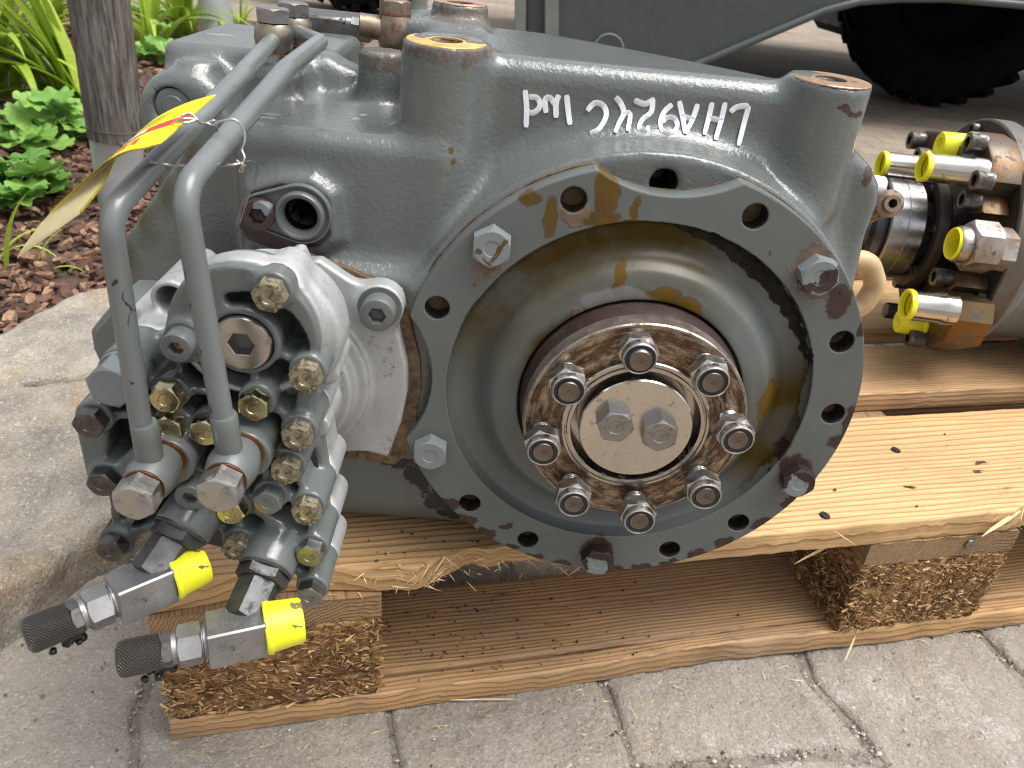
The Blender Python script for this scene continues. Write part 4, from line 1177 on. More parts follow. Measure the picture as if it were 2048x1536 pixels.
obj('splinter', splinter(at(900, 1400, Z=.004), at(1040, 1398, Z=.003), .0009), M_split, pallet)
M_nail = flat('dark_nail', (.035, .025, .03), .5, .6)
nl = joinm('nail', [xf(lathe([(.003, .002), (.0042, 0), (.0040, -.0008), (.0005, -.0011)], 16), RX(R(-90)))], 40)
for x, y in ((1792, 900), (1650, 1031)): obj('nail', nl, M_nail, pallet, T(at(x, y, Z=.1445)) @ RY(.2))
def gouge(c, s_):
    return slivers('gouge', 7, lambda r_: (c+Vector((r_.gauss(0, s_*.25), r_.gauss(0, s_*.15), .0003)), Vector((1, r_.uniform(-.4, .6), r_.uniform(-.05, .1)))), s_*.5, s_*1.2, .0009, int(c.x*1e4))
for x, y, s_ in ((1820, 975, .007), (1960, 925, .008), (1955, 942, .007)): obj('gouge', gouge(at(x, y, Z=.1440), s_), flat('gouge_brown', (.05, .028, .015), .7), pallet)
nm_ = joinm('nail', [lathe([(.002, .003), (.0048, 0), (.0046, -.0010), (.0005, -.0013)], 20)], 40)
obj('nail', nm_, M_steel, pallet, PMx @ T((PMx.inverted() @ at(1921, 1068, Z=.114)).x, -.0015, .113))
# black crumbs of dried grease scattered over the boards
def crumbs(n, xs, ys, z, seed, smin_=.0004, smax_=.0013):
    r_ = random.Random(seed); out_ = []
    oct_ = [Vector(v) for v in ((1, 0, 0), (-1, 0, 0), (0, 1, 0), (0, -1, 0), (0, 0, 1), (0, 0, -1))]
    of = [(0, 2, 4), (2, 1, 4), (1, 3, 4), (3, 0, 4), (2, 0, 5), (1, 2, 5), (3, 1, 5), (0, 3, 5)]
    for _ in range(n):
        c = PMx @ Vector((r_.triangular(*xs), r_.uniform(*ys), z)); s_ = smin_+(smax_-smin_)*r_.random()**3
        out_.append(([c+Vector((v.x*s_*r_.uniform(.5, 1.6), v.y*s_*r_.uniform(.5, 1.6), v.z*s_*.7)) for v in oct_], of))
    return out_
cr = crumbs(230, (.13, .34, .17), (.006, .10), .1452, 1)+crumbs(330, (.13, .42, .17), (.004, .095), .0232, 2)+crumbs(40, (.30, 1.0, .5), (.004, .12), .1452, 4)+crumbs(30, (.3, .6, .4), (.004, .095), .0232, 6)
obj('grease_crumbs', joinm('grease_crumbs', cr), flat('black_crumb', (.012, .010, .009), .6), None, label='black crumbs of dried grease scattered over the pallet boards', cat='crumbs', kind='stuff')

# ------------------------------------------------------------------ ground
def stonem(name, base, spread, speck=.5, warm=(.40, .30, .17), wf=.3):
    N = NB(name, .82, spec=.3)
    rnd = N.n('ObjectInfo').outputs['Random']
    c = N.mix(N.mp(N.noise(16, 6, .62), .3, .7), tuple(x*(1-spread) for x in base), tuple(x*(1+spread) for x in base))
    c = N.mix(N.mth('MULTIPLY', N.mp(N.noise(9, 5, .6, dist=.4), .50, .72), wf), c, warm)
    g1 = N.noise(330, 4, .75)
    c = N.mix(N.mp(g1, .54, .70, 0, speck), c, (.62, .60, .56))
    c = N.mix(N.mp(N.noise(400, 4, .75, N.warp(.02, 9)), .56, .70, 0, speck), c, (.10, .095, .085))
    c = N.mix(N.mth('MULTIPLY', N.mth('MULTIPLY', N.mp(N.noise(13, 5, .6), .56, .70), N.mp(g1, .42, .60)), .65), c, (.66, .65, .63))
    c = N.mix(N.mth('MULTIPLY', rnd, .18), c, tuple(x*.65 for x in base))
    nm = N.bump(N.noise(260, 5, .65), .7, .0030)
    nm = N.bump(N.noise(45, 7, .7), .9, .014, nm)
    return N.done(c, .85, None, nm)
M_pave = stonem('granite_sett', (.350, .315, .268), .14, .8, wf=.25)
M_rock = stonem('border_granite', (.350, .315, .262), .40, 1.0, (.36, .22, .085), .75)
N = NB('joint_mortar', .9, spec=.2)
M_mortar = N.done(N.mix(N.mp(N.noise(120, 6, .7), .35, .65), (.15, .13, .11), (.27, .24, .205)), .9, None, N.bump(N.noise(300, 5, .7), .8, .003))
def slab(pts, z0, z1, rnd_, amp, h, name, seed=0, fr=18):
    xs = [p_[0] for p_ in pts]; ys = [p_[1] for p_ in pts]
    g_ = Grid((min(xs)-.02, z0-.01, min(ys)-.02), (max(xs)+.02, z1+.03, max(ys)+.02), h)
    d_ = g_.poly([(a, b) for a, b in pts], z0, z1, rnd_, 0)
    me = nets(g_, d_, name)
    n_ = len(me.vertices); co = np.empty(n_*3, np.float32); me.vertices.foreach_get('co', co); co = co.reshape(-1, 3)
    out_ = np.empty_like(co)
    for i in range(n_):
        x, y, z = co[i]
        q = Vector((x*fr, z*fr, seed*3.3+y*fr))
        e = amp*(noise.noise(q)+.5*noise.noise(q*2.7)+.25*noise.noise(q*7))
        k = max(0, min(1, (y-z0)/(z1-z0+1e-6)))
        out_[i] = (x+.6*e, z+.6*amp*noise.noise(q*1.3+Vector((9, 9, 9))), y+e*k)
    me.vertices.foreach_set('co', out_.ravel())
    me.flip_normals()
    me.update()
    return me
def gp_(*pts): return [tuple(at(x, y, Z=0).xy) for x, y in pts]
ground = obj('ground', mesh('ground', [(-60, -20, -.012), (60, -20, -.012), (60, 120, -.012), (-60, 120, -.012)], [(0, 1, 2, 3)], False), None, kind='structure')
N = NB('yard_paving_far', .85, spec=.25)
bt = N.n('TexBrick', {'Vector': N.obj, 'Scale': 5.5, 'Color1': (.33, .275, .21, 1), 'Color2': (.26, .215, .165, 1), 'Mortar': (.17, .14, .105, 1), 'Mortar Size': .03, 'Brick Width': .9, 'Row Height': .6})
cc = N.mix(N.mp(N.noise(2.2, 6, .65), .3, .7), (.17, .14, .11), bt.outputs[0])
ground.data.materials.append(N.done(cc, .85, None, N.bump(N.noise(60, 5), .4, .01)))
jm = mesh('joint_bed', [(-.75, .0, -.0042), (1.6, .0, -.0042), (1.6, 1.6, -.0042), (-.75, 1.6, -.0042)], [(0, 1, 2, 3)], False)
pave = obj('pavement', jm, M_mortar, None, kind='structure')
quads = [
    [(112, 1108), (130, 1030), (300, 940), (420, 930), (560, 1110), (330, 1112)],
    [(-60, 1230), (60, 1160), (105, 1120), (330, 1122), (540, 1124), (420, 1330), (300, 1345), (262, 1420), (258, 1620), (-60, 1620)],
    [(310, 1352), (520, 1300), (700, 1330), (765, 1400), (790, 1500), (800, 1620), (272, 1620), (275, 1420)],
    [(775, 1385), (1000, 1320), (1192, 1340), (1232, 1430), (1290, 1620), (812, 1620)],
    [(1204, 1340), (1400, 1290), (1585, 1300), (1612, 1360), (1690, 1440), (1752, 1508), (1640, 1500), (1490, 1512), (1270, 1528), (1240, 1430)],
    [(1280, 1540), (1500, 1524), (1640, 1512), (1760, 1524), (1830, 1620), (1300, 1620)],
    [(1608, 1290), (1800, 1240), (1945, 1262), (2010, 1330), (2120, 1440), (2120, 1620), (1850, 1620), (1770, 1520), (1700, 1432), (1625, 1352)],
    [(1958, 1255), (2140, 1200), (2140, 1420), (2022, 1325)],
    [(560, 1100), (720, 1090), (1000, 1090), (1010, 1300), (780, 1370), (710, 1318), (540, 1290)],
    [(1020, 1090), (1330, 1080), (1600, 1080), (1590, 1285), (1400, 1278), (1200, 1325), (1022, 1305)],
    [(1615, 1075), (1900, 1070), (2140, 1065), (2140, 1185), (1950, 1245), (1800, 1228), (1610, 1275)]]
for i, q in enumerate(quads):
    obj('paving_stone', slab(gp_(*q), -.03, 0, .004, .0030, .0040, 'paving_stone', i, 26), M_pave, pave)
# rows further back and to the side, mostly hidden by the pallet and the gearbox
for j in range(7):
    y0 = .62+j*.14
    x0 = -.30+(.07 if j % 2 else 0)
    for i in range(8):
        x1 = x0+.15+.05*nrng.rand()
        if x1 > 1.15: break
        if not (x0 < -.26 and y0 < 1.0):
            w_ = .012
            obj('paving_stone', slab([(x0+w_*.5, y0), (x1-w_*.5, y0+.004*nrng.randn()), (x1-w_*.5, y0+.128), (x0+w_*.5, y0+.128+.004*nrng.randn())], -.03, 0, .006, .002, .009, 'paving_stone', 50+j*9+i), M_pave, pave)
        x0 = x1
def rock(pts, zt, Z, label, seed):
    q = [tuple(at(x, y, Z=Z).xy) for x, y in pts]
    c = Vector((sum(a for a, b in q)/len(q), sum(b for a, b in q)/len(q), 0))
    me = slab(q, -.02, zt, .009, .010, .0065, 'border_stone', seed, 18)
    me.transform(T(-c))
    o = obj('border_stone', me, M_rock, None, T(c), label=label, cat='stone', group='border stones of the flower bed')
rock([(-80, 800), (-80, 720), (30, 655), (120, 608), (215, 580), (330, 570), (460, 590), (480, 700), (400, 790), (300, 770), (180, 756), (60, 776)], .052, .045, 'pale granite border stone touching the bark mulch', 1)
rock([(-80, 1260), (-80, 800), (60, 790), (180, 768), (300, 784), (360, 830), (372, 920), (330, 1000), (250, 1045), (150, 1090), (90, 1150), (20, 1200)], .050, .040, 'ochre stained granite border stone left of the pump', 2)

# flower bed with bark mulch
bedp = [(-.40, .80), (-.20, 1.25), (-.72, 4.3), (-5, 4.8), (-5, .55), (-.95, .62), (-.62, .72)]
M_soil = flat('dark_soil', (.060, .036, .024), .9, 0, .4, 40, 1, 150)
obj('flower_bed', mesh('flower_bed', [(x, y, .004) for x, y in bedp], [tuple(range(len(bedp)))[::1]], False), M_soil, None, kind='structure')
N = NB('bark', .8, spec=.3)
isl = N.n('NewGeometry').outputs['Random Per Island']
cb_ = N.ramp(isl, [(0, (.055, .028, .020)), (.35, (.13, .065, .042)), (.7, (.22, .12, .075)), (1, (.36, .22, .14))])
M_bark = N.done(N.mix(N.mp(N.noise(120, 5, .7), .4, .7), cb_, (.05, .03, .022)), .75, None, N.bump(N.noise(200, 4, stretch=(.3, 1, 1)), .6, .002))
def inpoly(x, y, P):
    c = False
    for i in range(len(P)):
        (x0, y0), (x1, y1) = P[i], P[i-1]
        if (y0 > y) != (y1 > y) and x < (x1-x0)*(y-y0)/(y1-y0)+x0: c = not c
    return c
r_ = random.Random(4); V, Fc = [], []
cnt_ = 0
while cnt_ < 15000:
    y = .60+r_.random()**1.9*3.4
    x = -.25-r_.random()*(.45+.75*y)
    if not inpoly(x, y, bedp): continue
    cnt_ += 1
    L = r_.uniform(.007, .024)*(1+.22*y); w_ = L*r_.uniform(.3, .75); h_ = r_.uniform(.001, .004)
    Mx = T(x, y, .004+r_.random()**2*.022) @ RZ(r_.random()*6.28) @ RX(r_.gauss(0, .35)) @ RY(r_.gauss(0, .30))
    b = len(V)
    sh = [(-L/2, -w_*.3), (-L*.2, -w_/2), (L*.35, -w_*.42), (L/2, w_*.1), (L*.1, w_/2), (-L*.45, w_*.35)]
    sh = [(a*r_.uniform(.8, 1.2), c*r_.uniform(.8, 1.2)) for a, c in sh]
    V += [Mx @ Vector((a, c, -h_)) for a, c in sh]+[Mx @ Vector((a*.92, c*.92, h_)) for a, c in sh]
    Fc += [tuple(b+6+k for k in range(6))]+[(b+k, b+(k+1) % 6, b+6+(k+1) % 6, b+6+k) for k in range(6)]
obj('bark_mulch', mesh('bark_mulch', V, Fc, False), M_bark, None, label='reddish brown bark mulch covering the flower bed', cat='mulch', kind='stuff')

# grit, straw and chips lying in the joints and on the stones
N = NB('grit', .9, spec=.2)
isl = N.n('NewGeometry').outputs['Random Per Island']
M_grit = N.done(N.ramp(isl, [(0, (.06, .05, .04)), (.4, (.22, .19, .155)), (.8, (.40, .36, .31)), (1, (.55, .52, .48))]), .9)
r_ = random.Random(21); V, Fc = [], []
oct_ = [Vector(v) for v in ((1, 0, 0), (-1, 0, 0), (0, 1, 0), (0, -1, 0), (0, 0, 1), (0, 0, -1))]
of_ = [(0, 2, 4), (2, 1, 4), (1, 3, 4), (3, 0, 4), (2, 0, 5), (1, 2, 5), (3, 1, 5), (0, 3, 5)]
edges_ = []
for q in quads:
    P_ = gp_(*q)
    for k in range(len(P_)): edges_.append((P_[k-1], P_[k]))
for k in range(2600):
    if k < 2100:
        (x0, y0), (x1, y1) = r_.choice(edges_); t = r_.random()
        x, y = x0+(x1-x0)*t+r_.gauss(0, .004), y0+(y1-y0)*t+r_.gauss(0, .004); z = -.001
    else:
        p_ = at(r_.uniform(0, 2048), r_.uniform(1150, 1536), Z=0); x, y, z = p_.x, p_.y, .0008
    s_ = .0004+.0014*r_.random()**3
    b = len(V)
    V += [Vector((x, y, z))+Vector((v.x*s_*r_.uniform(.6, 1.5), v.y*s_*r_.uniform(.6, 1.5), v.z*s_*.8)) for v in oct_]
    Fc += [tuple(b+i for i in f) for f in of_]
obj('joint_grit', mesh('joint_grit', V, Fc, False), M_grit, None, label='loose sandy grit in the joints between the paving stones', cat='grit', kind='stuff')
def f3(r_):
    p_ = at(r_.uniform(300, 2048), 0, Z=-1)
    x = r_.random()*1.0
    return PMx @ Vector((x, -.004-abs(r_.gauss(0, .022)), .0022)), PMx.to_3x3() @ Vector((r_.uniform(-1, 1), r_.uniform(-.7, .7), r_.uniform(-.03, .06)))
obj('fallen_slivers', slivers('fallen_slivers', 110, f3, .003, .016, .00028, 9), M_split, None, label='thin wood slivers fallen on the stones along the pallet', cat='slivers', kind='stuff')

# ------------------------------------------------------------------ plants
def leafm(name, c1, c2, trans=.35):
    N = NB(name, .45, spec=.4)
    rnd = N.n('ObjectInfo').outputs['Random']
    c = N.mix(rnd, c1, c2)
    c = N.mix(N.mp(N.noise(60, 4), .35, .65, 0, .35), c, tuple(x*.6 for x in c1))
    m = N.done(c, .45, None, N.bump(N.noise(150, 3), .25, .002))
    tr = N.n('BsdfTranslucent', {0: c}); mx = N.n('MixShader', {0: trans, 1: N.b.outputs[0], 2: tr.outputs[0]})
    N.nt.links.new(mx.outputs[0], N.nt.nodes['Material Output'].inputs[0])
    return m
M_blade = leafm('daylily_leaf', (.26, .40, .035), (.42, .55, .07))
M_mantle = leafm('mantle_leaf', (.15, .34, .06), (.28, .47, .10))
M_weed = leafm('weed_leaf', (.16, .32, .04), (.36, .48, .06))
M_redst = leafm('red_stem', (.20, .02, .02), (.10, .02, .02), .1)
def blade(L, w, lean, bend, seed):
    V, Fc = [], []
    n = 12
    x = z = 0; a = lean
    for i in range(n+1):
        t = i/n
        ww = w*(1-t**2.2)*(.75+.5*min(1, t*3)*.5)
        V += [(x, -ww, z+ww*.35), (x, 0, z), (x, ww, z+ww*.35)]
        a += bend/n*(1+t)
        x += math.sin(a)*L/n; z += math.cos(a)*L/n
    for i in range(n):
        for k in range(2): Fc.append((i*3+k, i*3+k+1, i*3+4+k, i*3+3+k))
    return mesh('leaf', V, Fc, True)
BL = [blade(1, .034, .10+.06*i, .5+.22*i, i) for i in range(6)]
def lily(px, py, Z, n, L, label, seed, spread=1, az0=0, mt=None, grp='strap-leaved plants in the flower bed', name='daylily'):
    r_ = random.Random(seed)
    c = at(px, py, Z=Z)
    t_ = thing(name, c, label, 'plant', grp)
    for i in range(n):
        a = az0+r_.gauss(0, 1.1)*spread
        l_ = L*r_.uniform(.55, 1.1)
        M_ = T(c+Vector((r_.gauss(0, .02), r_.gauss(0, .02), -.01))) @ RZ(a) @ RY(r_.gauss(0, .12)) @ Matrix.Scale(l_, 4)
        obj('leaf', BL[r_.randrange(6)], mt or M_blade, t_, M_)
    return t_
def mantle(px, py, Z, n, R0, label, seed, mt=None, name='mantle_plant'):
    r_ = random.Random(seed)
    c = at(px, py, Z=Z)
    t_ = thing(name, c, label, 'plant', 'round-leaved plants in the flower bed')
    for i in range(n):
        a = r_.random()*6.28; rr = R0*math.sqrt(r_.random()); h = .03+.09*r_.random()*(1.15-rr/R0)
        top = c+Vector((math.cos(a)*rr, math.sin(a)*rr, h))
        s_ = r_.uniform(.75, 1.25)
        M_ = T(top) @ RZ(r_.random()*6.28) @ RX(r_.gauss(.25, .25)) @ Matrix.Scale(s_, 4)
        lf = obj('leaf', ML[r_.randrange(3)], mt or M_mantle, t_, M_)
        st = joinm('stalk', [sweep([c+Vector((math.cos(a)*.01, math.sin(a)*.01, 0)), c.lerp(top, .5)+Vector((0, 0, .01)), top], .0014, 6)])
        obj('stalk', st, mt or M_mantle, t_)
def mleaf(seed):
    r_ = random.Random(seed); V = [(0, 0, 0)]; Fc = []
    n = 72
    for ring_ in (.35, .7, 1):
        for i in range(n):
            t = i/n*math.pi*2*.94+.19
            lob = .82+.18*abs(math.cos(t*4.0))**.6
            ser = 1+.035*math.sin(t*40) if ring_ == 1 else 1
            r = .042*ring_*(lob if ring_ > .5 else .95)*ser
            z = .010*ring_**1.4*(1+.4*math.cos(t*8+seed))-.004*ring_
            V.append((r*math.sin(t), -r*math.cos(t), z+.002*math.sin(t*3+seed)))
    for i in range(n-1):
        Fc.append((0, 1+i, 2+i))
        for k in (0, 1): Fc.append((1+k*n+i, 1+(k+1)*n+i, 2+(k+1)*n+i, 2+k*n+i))
    return mesh('leaf', V, Fc, True)
ML = [mleaf(i) for i in range(3)]
lily(150, 222, .0, 46, .55, 'large daylily clump with arching leaves beside the wooden post', 1, .55, math.pi+.1)
lily(10, 200, .0, 26, .50, 'daylily clump cut by the left picture edge at the top', 2, .9, 0)
lily(95, 70, .0, 30, .60, 'daylily clump standing behind the largest clump', 3, 1.6, math.pi)
lily(300, 95, .0, 26, .50, 'thin upright grass clump right behind the wooden post', 5, 2, 0, M_weed)
lily(372, 75, .0, 30, .55, 'tall grass clump above the rounded casting', 6, 2, 0, M_weed)
lily(476, 60, .0, 12, .26, 'low grass tuft beside the grey metal post', 7, 2, 0, M_weed)
lily(2, 545, .0, 5, .17, 'few thin yellowish blades lowest at the left picture edge', 8, .8, math.pi*.1)
mantle(112, 300, .0, 30, .105, 'lady mantle clump at the foot of the daylily', 11)
mantle(24, 420, .0, 30, .095, 'lady mantle clump cut by the left picture edge', 12)
mantle(330, 130, .0, 16, .11, 'leafy weed between the post and the rounded casting', 13, M_weed, 'leafy_weed')
mantle(270, 40, .0, 14, .14, 'pale weed behind the top of the wooden post', 14, M_weed, 'leafy_weed')
rs_ = thing('red_stemmed_plant', at(40, 150, Z=0), 'dark red thin stems leaning left among the daylily leaves', 'plant')
for a_, b_ in (((60, 110, 2.4), (-20, 20, 2.4)), ((70, 118, 2.3), (-10, 50, 2.3)), ((150, 120, 2.5), (138, 80, 2.5))):
    obj('stem', joinm('stem', [sweep([at(a_[0], a_[1], Y=a_[2]), at((a_[0]+b_[0])/2+4, (a_[1]+b_[1])/2, Y=a_[2]), at(b_[0], b_[1], Y=b_[2])], .0055, 8)]), M_redst, rs_)

# ------------------------------------------------------------------ posts
def woodpost():
    N = NB('weathered_post', .85, spec=.2)
    f = N.noise(160, 5, .7, stretch=(1, 1, .10))
    c = N.mix(N.mp(f, .38, .62), (.045, .042, .039), (.20, .188, .172))
    c = N.mix(N.mp(N.noise(8, 5), .4, .7, 0, .6), c, (.085, .066, .050))
    return N.done(c, .85, None, N.bump(f, .8, .004))
base = at(243, 425, Z=0); yb_ = base.y
tp = at(193, -40, Y=yb_); md = at(231, 252, Y=yb_)
post = thing('wooden_post', base, 'weathered round wooden post standing in a grey metal ground sleeve', 'post')
ax_ = (tp-md).normalized()
obj('post', joinm('post', [sweep([md-ax_*.02, md, md+(tp-md)*.5, tp+ax_*.5], .0465, 40)], 50), woodpost(), post)
N = NB('galvanised_sleeve', .55, .5)
M_slv = N.done(N.mix(N.mp(N.noise(25, 5), .3, .7), (.40, .43, .42), (.50, .53, .51)), .5, .25, N.bump(N.noise(90, 3), .15, .002))
obj('metal_sleeve', joinm('metal_sleeve', [sweep([base, base.lerp(md, .5), md-ax_*.004, md], lambda t: .036+.0125*min(1, t*1.05), 40, (True, False))], 50), M_slv, post)
sv = at(244, 291, Y=yb_-.047)
obj('rust_spot', joinm('rust_spot', [lathe([(.005, .001), (.0045, -.001), (.0005, -.002)], 14)]), M_rb, post, T(sv))
mpb = at(437, 95, Z=0)
mp_ = thing('metal_post', mpb, 'light grey metal post far behind the grass', 'post')
obj('tube', joinm('tube', [sweep([mpb, mpb+Vector((.0, 0, 1.0))], .062, 28)], 50), M_slv, mp_)
obj('base_plate', joinm('base_plate', [xf(rbox(.2, .2, .012, .002, 1), T(mpb+Vector((0, 0, .006))))], 40), M_slv, mp_)

# ------------------------------------------------------------------ machine parked behind
veh = thing('parked_machine', (2.0, 4.2, 0), 'dark grey wheeled machine parked behind the gearbox', 'machine')
M_veh = paint('machine_paint', [], bump=.1, bscale=60, col=(.050, .058, .057), rough=(.4, .6))
YV = 3.1
vp = [tuple(at(x, y, Y=YV).xz) for x, y in ((1052, -400), (1052, 210), (1180, 205), (1300, 165), (1425, 115), (1560, 58), (1650, 20), (1720, 2), (1800, -4), (1900, -4), (2060, 10), (2200, 40), (2400, -400))]
obj('frame_plate', joinm('frame_plate', [plate([vp[::-1]], YV, YV+.06, .012)], 40), M_veh, veh)
M_veh2 = paint('machine_rib_paint', [], bump=.1, col=(.15, .17, .155), rough=(.4, .6))
for x0, x1 in ((1028, 1050), (1088, 1116)):
    rp = [tuple(at(x, y, Y=YV-.03).xz) for x, y in ((x0, -400), (x0+2, 205), (x1+2, 205), (x1, -400))]
    obj('rib', joinm('rib', [plate([rp], YV-.03, YV+.03, .004)], 40), M_veh2, veh)
M_edge = paint('frame_edge_paint', [], bump=.05, col=(.06, .072, .068), rough=(.3, .5))
ep = [at(x, y, Y=YV-.012) for x, y in ((1180, 207), (1300, 166), (1425, 116), (1560, 59), (1650, 21), (1720, 3), (1800, -3), (1900, -3), (2060, 11), (2200, 41))]
obj('edge_flange', joinm('edge_flange', [sweep(ep, .014, 10)], 60), M_edge, veh)
tk = at(1216, 100, Y=YV-.01)
obj('lifting_ring', joinm('lifting_ring', [sweep([tk+Vector((.055*math.cos(a), -.01, .055*math.sin(a))) for a in [R(-10+k*20) for k in range(11)]], .004, 10)]), M_veh2, veh)
M_tyre = flat('tyre_rubber', (.006, .006, .006), .9, 0, .3, 20, .6, 60, .06)
def tyre(c, R0, w, axis, name='tyre', nl_=26):
    B = aim(c, axis)
    prof_ = [(R0*.52, w*.42), (R0*.60, w*.5), (R0*.80, w*.52), (R0*.93, w*.48), (R0*.97, w*.36), (R0*.97, -w*.36), (R0*.93, -w*.48), (R0*.80, -w*.52), (R0*.60, -w*.5), (R0*.52, -w*.42), (R0*.30, -w*.2), (R0*.02, -w*.2)]
    ps = [xf(lathe(prof_, 72), B)]
    for k in range(nl_):
        for s_ in (-1, 1):
            a = 2*math.pi*(k+.25*(s_+1))/nl_
            ps.append(xf(rbox(R0*.11, w*.55, R0*.085, R0*.012, 1), B @ RY(a) @ T(0, s_*w*.26, R0*.965) @ RZ(s_*.45)))
    return joinm(name, ps, 35)
wc = at(1902, -12, Y=4.0)
R0 = wc.z
w1_ = obj('wheel', tyre(wc, wc.z, .42, (-.25, -1, 0)), M_tyre, veh)
obj('rim', joinm('rim', [xf(lathe([(R0*.54, -.17), (R0*.50, -.19), (R0*.46, -.12), (R0*.16, -.08), (R0*.15, -.16), (R0*.01, -.16)], 48), aim(wc, (-.25, -1, 0)))], 35), M_tyre, w1_)
w2c = at(715, -60, Y=5.6); w2c.z = .50
w2_ = obj('wheel', tyre(w2c, .50, .40, (-.1, -1, 0)), M_tyre, veh)
obj('rim', joinm('rim', [xf(lathe([(.27, -.17), (.25, -.19), (.23, -.12), (.08, -.08), (.08, -.16), (.005, -.16)], 48), aim(w2c, (-.1, -1, 0)))], 35), M_veh, w2_)
obj('shading_chassis', joinm('shading_chassis', [xf(rbox(6.2, 3.0, 1.0, .05, 1), T(3.2, 4.68, 1.10)), xf(rbox(3.2, .5, .5, .04, 1), T(3.4, 4.8, .45))], 30), M_veh, veh)  # unseen body above the view, sized to shade the wheel and ground
lg_ = at(832, 28, Z=0)
obj('support_leg', joinm('support_leg', [sweep([lg_, lg_+Vector((0, 0, 1.2))], .075, 20), xf(rbox(.3, .3, .03, .005, 1), T(lg_+Vector((0, 0, .015))))], 40), M_slv, veh)

# ------------------------------------------------------------------ hydraulic coupling lying at the right
OC = at(1902, 470, Y=.83)
AX = Vector((-math.cos(R(5)), math.sin(R(5)), 0))
CB = aim(OC, AX)
coup = obj('rotary_coupling', None, M=T(OC.x+.03, OC.y, .146), label='rusty hydraulic rotary coupling with yellow capped ports at the right', cat='coupling')
M_crust = metalm('coupling_rust', (.060, .046, .034), (.034, .027, .022), (.45, .65), .35, 30, .3, (.03, .02, .015), .3, 200)
M_cgrey = metalm('coupling_grey', (.13, .125, .115), (.085, .07, .055), (.4, .6), .3, 18, .35, (.09, .06, .04), .2)
M_ochre = metalm('ochre_rust', (.15, .066, .016), (.11, .095, .075), (.35, .5), .7, 40, .3, (.07, .035, .018), .2)
M_bronze = metalm('bronze_rust', (.17, .085, .022), (.10, .085, .06), (.3, .5), .75, 40, .3, (.05, .025, .012), .2)
M_ink = metalm('black_screw', (.13, .13, .14), (.08, .08, .085), (.25, .4), .8, 80, .2)
obj('end_plate', joinm('end_plate', [xf(lathe([(.02, 0), (.1215, 0), (.123, .0015), (.123, .020), (.121, .022), (.02, .022)], 96), CB)], 35), M_crust, coup)
obj('plate_rim', joinm('plate_rim', [xf(lathe([(.1226, .0010), (.1240, .0020), (.1240, .020), (.1220, .0225)], 96), CB)], 35), M_cgrey, coup)
obj('body', joinm('body', [xf(lathe([(.1185, .0225), (.1185, .030), (.108, .040), (.104, .06), (.104, .12), (.120, .13), (.120, .20), (.110, .21), (.110, .30), (.02, .30)], 96), CB)], 35), paint('coupling_paint', [dict(col=(.16, .10, .06), rough=.6, at=[(OC.x+.03, OC.y-.05, OC.z+.1, .05), (OC.x+.06, OC.y-.1, OC.z, .04)], amp=.05, scale=30)], col=(.16, .178, .176)), coup)
# shaft end with bright bearing ring
obj('bearing_ring', joinm('bearing_ring', [xf(lathe([(.040, -.056), (.0540, -.0555), (.0550, -.0545), (.0550, -.0710), (.0545, -.0715), (.0550, -.0720), (.0550, -.0880), (.0535, -.0890), (.0420, -.0890)], 80), CB)], 35), metalm('dull_bearing_ring', (.42, .42, .45), (.32, .31, .31), (.22, .34), 1, 12, .15), coup)
obj('shaft', joinm('shaft', [xf(lathe([(.040, 0), (.040, -.085), (.042, -.0895), (.048, -.090), (.050, -.094), (.046, -.100), (.036, -.102), (.034, -.135), (.02, -.136), (.001, -.136)], 60), CB)], 35), M_ink, coup)
obj('cover_flange', joinm('cover_flange', [xf(lathe([(.040, -.030), (.0590, -.030), (.0620, -.033), (.0620, -.040), (.0600, -.043), (.050, -.043), (.046, -.038), (.040, -.038)], 80), CB)], 35), M_crust, coup)
sck = sockethead(.0095, .016, .0100, .010)
sck_s = sockethead(.0045, .005, .005, .003)
for k in range(6):
    a = R(20+60*k)
    obj('small_screw', sck_s, M_dark, coup, CB @ T(.050*math.cos(a), -.040, .050*math.sin(a)))
def onp(px, py, t): return at(px, py, pl=(OC+AX*t, AX))
def clampblk(pxs, t0, t1, mt, bolts_, tube, tl, capm='open', tr=.0185):
    """split clamp: outline in picture points on the plane t1, from t1 back to t0"""
    inv = CB.inverted()
    lp_ = [inv @ onp(x, y, t1) for x, y in pxs]
    c = obj('clamp', joinm('clamp', [xf(plate([[(v.x, v.z) for v in lp_]], -t1, -t0, .003), CB)], 35), mt, coup)
    for x, y in bolts_:
        v = inv @ onp(x, y, t1+.016); v.y = -t1
        obj('clamp_screw', sck, M_ink if (x+y) % 2 else M_dark, c, CB @ T(v))
    if tube:
        v = inv @ onp(tube[0], tube[1], tl); v.y = 0
        obj('port_tube', joinm('port_tube', [xf(lathe([(tr*1.08, -t1), (tr*1.08, -t1-.012), (tr, -t1-.014), (tr, -tl+.001), (tr*.93, -tl), (tr*.80, -tl), (tr*.80, -t1)], 40), CB @ T(v.x, 0, v.z))], 35), M_polish, c)
        if capm == 'open': pr = [(tr*1.0, -tl+.001), (tr*1.05, -tl-.0012), (tr*1.05, -tl-.0042), (tr*.98, -tl-.005), (tr*.86, -tl-.0045), (tr*.66, -tl+.016), (tr*.62, -tl+.018), (.0003, -tl+.018)]
        else: pr = [(tr*.98, -tl+.03), (tr*1.12, -tl+.028), (tr*1.06, -tl), (tr*.98, -tl-.003), (tr*.7, -tl-.003), (tr*.6, -tl-.001), (.0003, -tl-.001)]
        obj('yellow_cap', joinm('yellow_cap', [xf(lathe(pr, 40), CB @ T(v.x, 0, v.z))], 35), M_yel, c)
